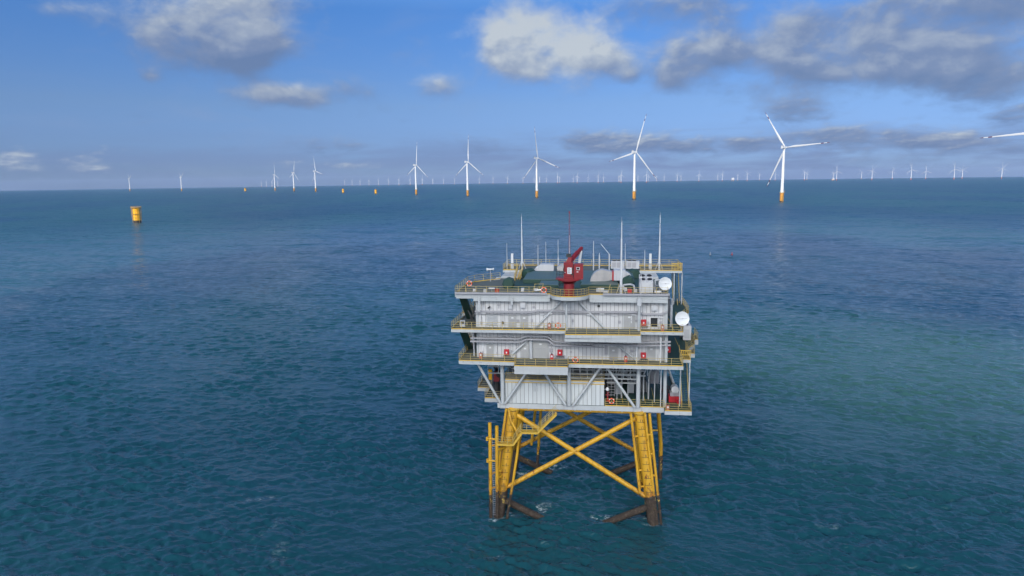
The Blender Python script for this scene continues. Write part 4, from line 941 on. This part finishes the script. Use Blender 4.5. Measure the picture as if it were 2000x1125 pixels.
def fan_unit(u, v, label):
    t = thing('condenser_unit', label, 'air conditioner', u, v, Z5+.3, 0, 'twin fan condensers on the roof')
    MB().box(-1.1, 1.1, 0, 1.0, 0, 1.3).build('casing', M['offwhite'], t)
    for x in (-.58, .22):
        c = MB().box(x-.34, x+.34, -.02, -.001, .2, 1.1).build('coil_grille', M['tray'], t)
    for x in (-.55, .25): MB().tube((x, .5, 1.3), (x, .5, 1.42), .34, n=16).build('fan_cowl', M['black'], t)
    MB().box(-1.0, -.9, .1, .9, -.3, 0).box(.9, 1.0, .1, .9, -.3, 0).build('foot', M['green'], t)
fan_unit(15.7, 20.3, 'white twin fan unit at the roof edge, left of the thin aerial')
fan_unit(18.3, 20.3, 'white twin fan unit at the roof edge, right of the thin aerial')
ch = thing('chiller', 'large pale box chiller with four black roof fans beside the dish', 'chiller', 19.3, -.2, Z4+.02)
MB().quadbox([(-.95, 0, .15), (.95, 0, .15), (.95, 2.2, .15), (-.95, 2.2, .15), (-.95, 0, 1.75), (.95, 0, 1.75), (.95, 2.2, 2.55), (-.95, 2.2, 2.55)]).build('casing', M['offwhite'], ch)
MB().box(-.9, .9, -.015, -.001, .2, 1.7).build('front_panel', M['offwhite'], ch)
nd = Vector((0, -.8, 2.2)).normalized()
for x in (-.48, .48):
    for y in (.55, 1.6):
        c0 = Vector((x, y, 1.75+.8*y/2.2)); f_ = MB().tube(c0, c0+nd*.16, .42, n=18).build('fan_ring', M['offwhite'], ch, True); MB().tube(c0+nd*.13, c0+nd*.19, .36, n=18).build('fan', M['black'], f_)
MB().box(-.9, -.75, .1, 2.1, 0, .15).box(.75, .9, .1, 2.1, 0, .15).build('skid', M['dark'], ch)
pr = thing('pump_rack', 'rack of pipes and valves between chiller and dish', 'pipework', 20.9, .4, Z4+.02)
MB().path([(-.4, 0, .1), (-.4, 0, 1.2), (.3, .3, 1.2), (.3, .3, .1)], .08).build('pipe', M['tray'], pr, True)
MB().box(-.3, .4, -.15, .1, .1, .3).build('valve_box', M['white'], pr)
MB().path([(-.3, .4, .1), (-.3, .4, 1.9), (.4, .5, 1.9)], .12).build('pipe', M['grey'], pr, True)
un = thing('side_unit', 'white cabinet unit with two black fans on the right outrigger', 'air conditioner', 26.75, 12.6, Z2+.015)
MB().box(-.62, .62, 0, 2.6, .15, 2.5).build('casing', M['white'], un)
for y in (.8, 2.2): MB().tube((-.1, y, 2.5), (-.1, y, 2.85), .33, n=16).build('fan_cowl', M['black'], un)
MB().box(-.58, .58, .1, 2.5, 0, .15).build('skid', M['dark'], un)
MB().box(-.45, .35, -.02, -.001, .4, 1.9).build('front_panel', M['offwhite'], un)

def buoy_ring(u, v, z, label):
    t = thing('lifebuoy', label, 'lifebuoy', u, v, z, 0, 'orange lifebuoys on the rails')
    r_ = MB().torus((0, 0, 0), .36, .085).build('ring', M['orange'], t, True)
    b = MB()
    for a in range(4):
        q = math.pi/4+a*math.pi/2; c = Vector((.36*math.cos(q), 0, .36*math.sin(q))); d = Vector((-math.sin(q), 0, math.cos(q)))*.07
        b.tube(c-d, c+d, .092, n=10)
    b.build('band', M['white'], r_)
    MB().bar((0, .1, -.5), (0, .1, .5), .04).build('hanger', M['rail'], t)
buoy_ring(6.85, -1.72, Z3+.75, 'orange lifebuoy on the third deck, left of the middle balcony')
buoy_ring(9.35, -2.75, Z2+.65, 'orange lifebuoy on the second deck, right of the left balcony')
buoy_ring(14.55, -.75, Z1+.85, 'orange lifebuoy on the lower deck rail beside the enclosed room')
buoy_ring(4.75, -.9, Z4+.65, 'orange lifebuoy on the top deck rail left of the crane')
buoy_ring(-7.0, 3.6, Z4+.85, 'orange lifebuoy on the top deck at the left end')
hd = thing('rescue_light', 'white float lamp clipped beside the lifebuoy left of the crane', 'lamp', 4.1, -.85, Z4+.6)
MB().tube((-.45, 0, 0), (.35, 0, .06), .13).build('float', M['white'], hd, True)
MB().tube((-.6, 0, -.01), (-.45, 0, 0), .17).build('lens', M['offwhite'], hd, True)

def hose_box(u, z, label, v=-.005, reel=True):
    t = thing('hose_cabinet', label, 'fire cabinet', u, v, z, 0, 'red fire hose cabinets')
    MB().box(-.36, .36, -.3, 0, 0, .85).build('body', M['redbox'], t)
    d = MB().box(-.32, .32, -.325, -.3, .04, .81).build('cabinet_door', M['redbox'], t)
    MB().box(-.1, .1, -.335, -.326, .35, .55).quadbox([(-.06, -.335, .28), (.06, -.335, .28), (.06, -.326, .28), (-.06, -.326, .28), (-.1, -.335, .35), (.1, -.335, .35), (.1, -.326, .35), (-.1, -.326, .35)]).build('symbol', M['white'], d)
    if reel:
        q = MB()
        for x in (-.4, -.1, .2, .5): q.torus((x, -.2, -.22), .1, .03, n=12, m_=6)
        q.bar((-.5, -.1, -.12), (.6, -.1, -.12), .05).build('valve_row', M['dark'], t)
hose_box(-.9, 24.45, 'red fire cabinet on the second storey wall, leftmost of its row')
hose_box(7.0, 24.55, 'red fire cabinet right of the grey double doors')
hose_box(19.05, 24.35, 'red fire cabinet on the second storey beside the rightmost door')
hose_box(19.0, 29.2, 'red fire cabinet left of the dark third storey window')
hose_box(22.9, 24.3, 'red fire cabinet round the right wall corner of the second storey', v=4.0, reel=False)
def extinguisher(u, v, z, label, col='redbox'):
    t = thing('extinguisher_box', label, 'extinguisher', u, v, z, 0, 'fire extinguisher boxes at deck level')
    MB().box(-.22, .22, -.18, .18, 0, .75).build('box', M[col], t)
    MB().box(-.13, .13, -.195, -.181, .38, .66).build('notice', M['white'], t)
    MB().tube((0, 0, .75), (0, 0, .95), .07).build('valve', M['dark'], t)
extinguisher(-4.7, -.6, Z2+.015, 'pink faded extinguisher box at the left end of the second deck', 'pinkred')
extinguisher(5.85, -.6, Z2+.015, 'red extinguisher box between the double doors and a fire cabinet')
extinguisher(16.5, -.9, Z2+.015, 'red extinguisher box under the diagonal brace on the second deck')
extinguisher(5.5, -.6, Z3+.015, 'red extinguisher box on the third deck left of a lifebuoy', 'pinkred')
extinguisher(21.6, -.7, Z3+.015, 'red extinguisher box on the third deck under the dark window', 'pinkred')
extinguisher(22.6, -.7, Z1-.29, 'red extinguisher box at the left end of the lower right platform', 'pinkred')
for u, v, lab in ((-2.2, .1, 'small red box on the top deck near the left down post'), (17.0, .6, 'small red box on the top deck left of the chiller')):
    t = thing('deck_box', lab, 'box', u, v, Z4+.015, 0, 'red boxes on the top deck')
    MB().box(-.28, .28, -.2, .2, .05, .55).build('body', M['redbox'], t); MB().box(-.3, .3, -.22, .22, .55, .62).build('lid', M['redbox'], t)
def flood(u, v, z, label):
    t = thing('floodlight', label, 'floodlight', u, v, z, 0, 'white floodlights along the top deck rail')
    MB().bar((0, 0, 0), (0, 0, .45), .05).build('bracket', M['tray'], t)
    MB().box(-.45, .45, -.12, .1, .42, .62).build('lamp_head', M['white'], t)
flood(.2-3.1, -.5, Z4+.25, 'long white floodlight on the top deck rail near the left end')
flood(12.9, -.5, Z4+.3, 'long white floodlight on the top deck rail right of the crane')
flood(20.9, -.7, Z4+.0, 'long white floodlight on the top deck rail under the dish')
hn = thing('fog_horn', 'white trumpet fog horn on a post at the left roof edge', 'horn', -5.0, 11.4, Z4+.015)
MB().tube((0, 0, 0), (0, 0, 1.9), .06).build('post', M['tray'], hn)
MB().lathe([(.32, -.6), (.14, -.3), (.12, .35), (.2, .4), (.2, .6)], (0, 0, 2.0), 16, (1, 0, .05)).build('trumpet', M['white'], hn, True)
cc = thing('security_camera', 'small black camera on the third storey wall at the left', 'camera', -3.4, -.05, 31.55)
MB().bar((0, .04, 0), (0, -.25, .1), .06).build('bracket', M['black'], cc); MB().bar((-.15, -.3, -.05), (.2, -.3, .22), .2).build('body', M['black'], cc)
dr = thing('storage_drum', 'white drum lying on a red crate on the lower right deck', 'drum', 24.0, 3.6, Z1-.28)
MB().box(-.9, .9, -.8, .8, 0, .9).build('crate', M['redbox'], dr); MB().box(-.7, .7, -.6, .6, .9, 1.5).build('cradle', M['tray'], dr)
MB().tube((0, -.6, 1.9), (0, .7, 1.9), .55, n=18).build('drum', M['white'], dr, True)
MB().box(.2, 1.0, -1.3, -.82, 0, .55).build('step_box', M['redbox'], dr)
co = thing('hose_heap', 'heap of coiled brown hose on the lower right deck', 'hose', 22.9, 7.0, Z1-.28)
q = MB()
for k in range(9): q.torus((rng.uniform(-.3, .3), rng.uniform(-.4, .4), .55+rng.uniform(-.1, .5)), rng.uniform(.35, .55), .07, 'y' if k % 2 else 'x', 18, 6)
q.build('coil', paint('brown hose', (.10, .05, .045), .7, .2), co, True)
rc = thing('red_hydrant', 'red hydrant stand just inside the lower deck beside the room', 'hydrant', 14.0, 1.6, Z1+.015)
MB().tube((0, 0, 0), (0, 0, 1.3), .12).tube((-.3, 0, 1.0), (.3, 0, 1.0), .1).tube((0, 0, 1.3), (0, 0, 1.5), .2).build('body', M['redbox'], rc, True)
MB().box(-.25, .25, -.25, .25, 0, .1).build('foot', M['redbox'], rc)
ps = thing('bulkhead_lamp', 'white domed lamp on a bracket at the right end of the enclosed room', 'lamp', 13.75, -.3, 19.6)
MB().bar((-.3, 0, 0), (.1, 0, 0), .07).build('bracket', M['tray'], ps); MB().lathe([(.05, -.2), (.25, -.12), (.27, .1), (.12, .3), (.02, .33)], (.2, 0, 0), 14).build('dome', M['white'], ps, True)
rw = thing('control_box', 'grey control box on a stand at the left end of the third deck', 'cabinet', -7.2, -1.2, Z3+.015)
MB().box(-.35, .35, -.2, .2, .3, 1.2).build('body', M['offwhite'], rw); MB().box(-.3, -.25, -.1, .1, 0, .3).box(.25, .3, -.1, .1, 0, .3).build('foot', M['dark'], rw)
MB().box(-.25, .25, -.22, -.2, .75, 1.1).build('screen', M['glass'], rw)

# ------------------------------------------------------------------ wind turbines
HUB_AZ = R(50)
def blade_mesh():
    mb = MB(); L = 91.5; st_ = [0, .02, .05, .1, .16, .22, .3, .45, .6, .75, .88, .96, 1.0]; n = 12; i0 = 0
    for s_ in st_:
        z = 1.3+s_*(L-1.3)
        chord = 2.3 if s_ < .05 else 2.3+(4.5-2.3)*min(1, (s_-.05)/.17) if s_ < .22 else 4.5+(0.9-4.5)*((s_-.22)/.78)**.8
        if s_ == 1.0: chord = .35
        th = 2.3 if s_ < .05 else chord*(.55-.4*min(1, (s_-.05)/.3)) if s_ < .35 else chord*.18
        tw = R(16)*(1-s_)**2; bend = -3.2*s_**2
        for k in range(n):
            a = 2*math.pi*k/n
            x = math.cos(a)*chord/2+(chord-2.3)*.18; y = math.sin(a)*th/2*(1 if math.cos(a) < .3 else .6)
            mb.v.append((x*math.cos(tw)-y*math.sin(tw), x*math.sin(tw)+y*math.cos(tw)+bend, z))
    for j in range(len(st_)-1):
        for k in range(n): mb.f.append((j*n+k, j*n+(k+1) % n, (j+1)*n+(k+1) % n, (j+1)*n+k))
    mb.f.append(tuple(range((len(st_)-1)*n, len(st_)*n)))
    return mb
BL = blade_mesh()
def make_turbine():
    t = empty('wind_turbine', (0, 0, 0))
    MB().tube((0, 0, 20), (0, 0, 66), 3.35, 2.75, n=28).tube((0, 0, 66), (0, 0, 110.6), 2.75, 2.15, n=28).build('tower', M['turbine'], t, True)
    tp = MB().tube((0, 0, 3), (0, 0, 19.6), 3.9, n=28).build('transition_piece', M['transition'], t, True)
    MB().tube((0, 0, -8), (0, 0, 3.0), 3.92, n=28).build('pile_foot', M['growth'], tp, True)
    MB().tube((0, 0, 19.6), (0, 0, 20.1), 5.2, n=20).build('work_platform', M['piletrim'], tp)
    rr = MB()
    for k in range(14):
        a = 2*math.pi*k/14; b = 2*math.pi*(k+1)/14
        rr.bar((5.1*math.cos(a), 5.1*math.sin(a), 20), (5.1*math.cos(a), 5.1*math.sin(a), 21.3), .12)
        for z in (20.7, 21.3): rr.bar((5.1*math.cos(a), 5.1*math.sin(a), z), (5.1*math.cos(b), 5.1*math.sin(b), z), .1)
    rr.build('railing', M['railgrey'], tp)
    ld = MB()
    for x in (-1.2, 1.2): ld.tube((x, -4.9, -3), (x, -4.9, 14), .35)
    for z in np.arange(1, 14, 1.5): ld.bar((-1.2, -4.9, z), (1.2, -4.9, z), .2)
    for z in (4, 12): ld.bar((-1.2, -4.9, z), (-1.2, -3.5, z), .3); ld.bar((1.2, -4.9, z), (1.2, -3.5, z), .3)
    ld.build('boat_ladder', M['piletrim'], tp)
    MB().bar((4.5, 0, 20), (4.5, 0, 23), .4).bar((4.5, 0, 23), (7.4, 0, 23.6), .35).build('davit', M['piletrim'], tp)
    MB().box(-.6, .6, -3.42, -3.2, 20.1, 22.4).build('door', M['grey'], t)
    # nacelle: local frame, hub end toward HUB_AZ
    hv = Vector((math.sin(HUB_AZ), math.cos(HUB_AZ), 0)); rz = math.atan2(hv.y, hv.x)
    nc = MB().quadbox([(-8.5, -2.3, 110.8), (3.0, -2.6, 110.5), (3.0, 2.6, 110.5), (-8.5, 2.3, 110.8), (-8.5, -2.2, 115), (3.0, -2.5, 115.6), (3.0, 2.5, 115.6), (-8.5, 2.2, 115)]).build('nacelle', M['turbine'], t)
    nc.rotation_euler = (0, 0, rz)
    MB().box(-8.2, -6.4, -2.1, 2.1, 115.02, 117.2).build('cooler', M['tray'], nc)
    MB().box(-8.62, -8.5, -1.6, 1.6, 111.4, 114.4).build('rear_vent', M['grey'], nc)
    hb = MB().lathe([(2.3, -2.2), (2.6, -1), (2.5, .8), (1.9, 2.2), (.9, 3.0), (.05, 3.3)], (0, 0, 0), 20, (1, 0, 0)).build('hub', M['turbine'], t, True)
    hb.location = Vector((hv.x*5.3, hv.y*5.3, 113)); hb.rotation_euler = (0, 0, rz)
    return t, hb, rz, hv
def place_turbine(i, D, azd, hub_h, theta, label):
    t, hb, rz, hv = make_turbine()
    tag(t, label, 'wind turbine', 'large wind turbines in the nearest row')
    a = R(azd); t.location = (D*math.sin(a), D*math.cos(a), sea_z(D)); s_ = hub_h/113.0; t.scale = (s_, s_, s_)
    for k in range(3):
        b = BL.build('blade', M['blade'], t, True) if i == 0 and k == 0 else bpy.data.objects.new('blade', bpy.data.meshes['blade'])
        if b.name not in COL.objects: COL.objects.link(b); b.parent = t
        # blade runs along local z; rotor axis is local -y here
        th = R(theta+120*k)
        # basis: rotor plane spanned by horizontal h and vertical z
        h = Vector((hv.y, -hv.x, 0)); axis = hv
        d = h*math.cos(th)+Vector((0, 0, 1))*math.sin(th)
        tang = axis.cross(d)
        mt = Matrix((tang, -axis, d)).transposed()
        if mt.determinant() < 0: mt = Matrix((-tang, -axis, d)).transposed()
        M4 = mt.to_4x4(); M4.translation = hb.location
        b.matrix_local = M4
    return t
TURB = [(1471, 21.5, 107, 124, 'large white turbine right of the substation, one blade level, dark tips'),
 (1700, 10.16, 114, 73, 'large white turbine above the right mast with one blade nearly upright, leaning right'),
 (1969, 2.17, 112, 101, 'greyish turbine above the left mast, upper tower shaded, blade leaning left'),
 (2305, -3.57, 113, 90, 'white turbine left of the shaded one with a blade pointing straight up'),
 (2732, -7.8, 115, 87, 'white turbine with upright blade, leftmost of the four tall ones by the masts'),
 (4213, -15.77, 121, 107, 'mid-distance white turbine right of a close trio, blade leaning left'),
 (4709, -17.42, 121, 80, 'mid-distance white turbine in the middle of a close trio'),
 (5297, -18.84, 116, 97, 'mid-distance white turbine at the left of a close trio'),
 (6552, -25.48, 118, 30, 'thin white turbine seen edge-on, second from the left on the sea'),
 (7801, -28.87, 122, 25, 'thin white turbine seen edge-on, leftmost of all on the sea')]
for i, (D, a, h, th, lab) in enumerate(TURB): place_turbine(i, D, a, h, th, lab)
place_turbine(99, 1316, 37.7, 113, 184, 'near turbine with only a red banded blade tip showing at the right edge')

# unfinished foundations: yellow piles without towers
def make_pile():
    t = empty('foundation_pile', (0, 0, 0))
    MB().tube((0, 0, 3.2), (0, 0, 19.4), 4.3, n=28).build('shell', M['pile'], t, True)
    MB().tube((0, 0, -8), (0, 0, 3.2), 4.32, n=28).build('pile_foot', M['growth'], t, True)
    MB().tube((0, 0, 19.4), (0, 0, 20.0), 6.2, n=24).build('top_platform', M['piletrim'], t)
    rr = MB()
    for k in range(16):
        a = 2*math.pi*k/16; b = 2*math.pi*(k+1)/16
        rr.bar((6.1*math.cos(a), 6.1*math.sin(a), 20), (6.1*math.cos(a), 6.1*math.sin(a), 21.2), .14)
        rr.bar((6.1*math.cos(a), 6.1*math.sin(a), 21.2), (6.1*math.cos(b), 6.1*math.sin(b), 21.2), .14)
    rr.build('railing', M['piletrim'], t)
    MB().lathe([(4.3, 11.0), (5.6, 11.05), (5.6, 11.5), (4.3, 11.55)], n=24).build('ring_platform', M['piletrim'], t)
    fr = MB()
    for k in range(8):
        a = 2*math.pi*k/8+.2; fr.tube((5.5*math.cos(a), 5.5*math.sin(a), 0 if k % 2 else 3), (6.0*math.cos(a), 6.0*math.sin(a), 19.4), .22, n=8)
    for z in (6.5, 15.2): fr.lathe([(4.32, z), (4.5, z+.02), (4.5, z+.25), (4.32, z+.27)], n=24)
    fr.build('cage_frame', M['piletrim'], t)
    return t
pile0 = make_pile()
for i, (D, a, k, lab) in enumerate(((1067, -28.6, 1.05, 'bright yellow bare foundation pile, nearest and largest on the left'), (3080, -11.07, 1.0, 'small yellow bare pile left of the tall turbines, rightmost of three far piles'),
      (3539, -13.65, 1.05, 'small yellow bare pile, middle of the three far piles'), (5297, -21.03, 1.2, 'tiny yellow bare pile left of the trio of turbines, leftmost of three far piles'))):
    p = pile0 if i == 0 else copy_tree(pile0)
    a = R(a); p.location = (D*math.sin(a), D*math.cos(a), sea_z(D)); p.scale = (k, k, k); p.rotation_euler = (0, 0, i*.4)
    tag(p, lab, 'foundation pile', 'bare yellow foundation piles')

# the farms on the horizon: one copied turbine each
far0 = None
FAR = [(17300,-19.83),(16400,-19.47),(15500,-19.05),(15500,-18.62),(16500,-13.5),(15800,-12.92),(15800,-12.28),(15300,-11.58),(14300,-10.83),(14200,-10.03),(13600,-9.18),(13000,-8.27),(13000,-7.28),(16300,-6.43),(15500,-5.54),(15500,-4.64),(15500,-3.63),(14000,-2.59),(13400,-1.45),(12400,-.26),(12900,1.04),(17200,1.95),(11400,2.41),(16300,2.97),(11100,3.9),(14100,4.06),(16300,5.19),(10700,5.51),(15500,6.4),(10400,7.23),(14200,7.67),(15600,8.9),(14200,9.01),(9800,9.1),(15000,10.45),(9500,11.14),(14300,11.27),(15800,11.94),(15800,12.53),(11800,13.56),(14500,13.86),(11400,15.25),(14700,16.7),(11100,17.04),(14800,18.21),(10900,18.91),(14900,19.82),(11800,20.96),(10800,23.05),(12900,23.22),(12200,25.04),(9500,25.27),(13300,26.93),(9700,27.62),(11800,28.93),(8900,30.11),(11300,31.01),(9000,32.71),(10600,33.18),(9300,35.42)]
def make_far(red):
    t = empty('far_turbine', (0, 0, 0))
    MB().tube((0, 0, 18), (0, 0, 111), 3.3, 2.2, n=10).build('tower', M['turbine'], t, True)
    MB().tube((0, 0, -10), (0, 0, 18), 3.9, n=10).build('transition_piece', M['farred'] if red else M['transition'], t, True)
    rz = math.pi/2-HUB_AZ; o = MB().box(-8, 3.5, -2.4, 2.4, 110.6, 115.4).build('nacelle', M['turbine'], t); o.rotation_euler = (0, 0, rz)
    return t
M['farred'] = paint('far foundation red', (.42, .10, .06), .5, .1)
hv = Vector((math.sin(HUB_AZ), math.cos(HUB_AZ), 0)); hh_ = Vector((hv.y, -hv.x, 0))
far_blade = bpy.data.meshes['blade'].copy(); far_blade.name = 'far_blade'
for v_ in far_blade.vertices: v_.co.x *= .5; v_.co.y = v_.co.y*.5
kinds = [make_far(False), make_far(True)]; used = [False, False]
for i, (D, a) in enumerate(FAR):
    k = 1 if a > 0 and D < 12500 else 0
    t = copy_tree(kinds[k]) if used[k] else kinds[k]; used[k] = True
    th0 = rng.uniform(0, 120); 
    for q in range(3):
        b = bpy.data.objects.new('blade', far_blade); COL.objects.link(b); b.parent = t
        th = R(th0+120*q); d = hh_*math.cos(th)+Vector((0, 0, 1))*math.sin(th)
        M4 = Matrix((hv.cross(d), -hv, d)).transposed()
        if M4.determinant() < 0: M4 = Matrix((-hv.cross(d), -hv, d)).transposed()
        M4 = M4.to_4x4(); M4.translation = hv*5+Vector((0, 0, 113)); b.matrix_local = M4
    ar = R(a); t.location = (D*math.sin(ar), D*math.cos(ar), sea_z(D))
    if k: tag(t, 'small far turbine with a red foot on the horizon right of the substation crane', 'wind turbine', 'far turbines with red feet')
    else: tag(t, 'tiny pale far turbine standing on the hazy horizon line', 'wind turbine', 'faint turbines along the horizon')

# a second substation and a work ship far off, two marker buoys
fp = tag(empty('far_substation', (3688.7*.98, 11468*.98, sea_z(11800))), 'tiny pale far substation with broad topside on the horizon', 'substation')
MB().box(-21, 21, -15, 15, 22, 47).box(-14, 14, -10, 10, 47, 55).build('topside', M['offwhite'], fp)
q = MB()
for x in (-12, 12):
    for y in (-9, 9): q.tube((x*1.2, y*1.2, -8), (x, y, 22), 2)
q.build('jacket', M['transition'], fp)
sh = tag(empty('work_ship', (4788*.95, 10253*.95, sea_z(10800)), R(25)), 'tiny white work ship on the horizon beneath a pair of far turbines', 'ship')
MB().prism([(-30, -7), (24, -7), (36, 0), (24, 7), (-30, 7)], -4, 8).build('hull', M['transition'], sh)
MB().box(-4, 22, -6, 6, 8, 20).box(4, 18, -5, 5, 20, 27).build('deckhouse', M['white'], sh)
MB().tube((-14, 0, 8), (-14, 0, 34), 1.2).bar((-14, 0, 30), (6, 0, 48), 1.6).build('crane', M['white'], sh)
def buoy(x, y, mat, label):
    t = tag(empty('marker_buoy', (x, y, 0)), label, 'buoy', 'marker buoys in open water')
    MB().lathe([(.3, -.6), (.75, -.1), (.75, .5), (.3, .8)], n=14).build('float', M[mat], t, True)
    t.scale = (.7, .7, .7)
    MB().tube((0, 0, .7), (0, 0, 2.2), .12).tube((0, 0, 1.6), (0, 0, 2.1), .3).build('topmark', M[mat], t, True)
buoy(144.7, 446, 'buoyred', 'small red marker buoy in the open sea right of the masts')
buoy(131, 448, 'tray', 'small whitish marker buoy left of the red one')

# ------------------------------------------------------------------ haze: thin sea air up to the horizon
hz = MB().box(-17500, 17500, -400, 23500, -160, 265).build('haze', M['white']); hz['kind'] = 'stuff'
mt = bpy.data.materials.new('sea haze'); mt.use_nodes = True; n = NT(mt.node_tree)
vs = n.n('ShaderNodeVolumePrincipled'); vs.inputs['Color'].default_value = (.50, .66, .95, 1); vs.inputs['Density'].default_value = 1.9e-5; vs.inputs['Anisotropy'].default_value = 0.0
n.nt.links.new(vs.outputs[0], n.n('ShaderNodeOutputMaterial').inputs['Volume'])
hz.data.materials.clear(); hz.data.materials.append(mt)
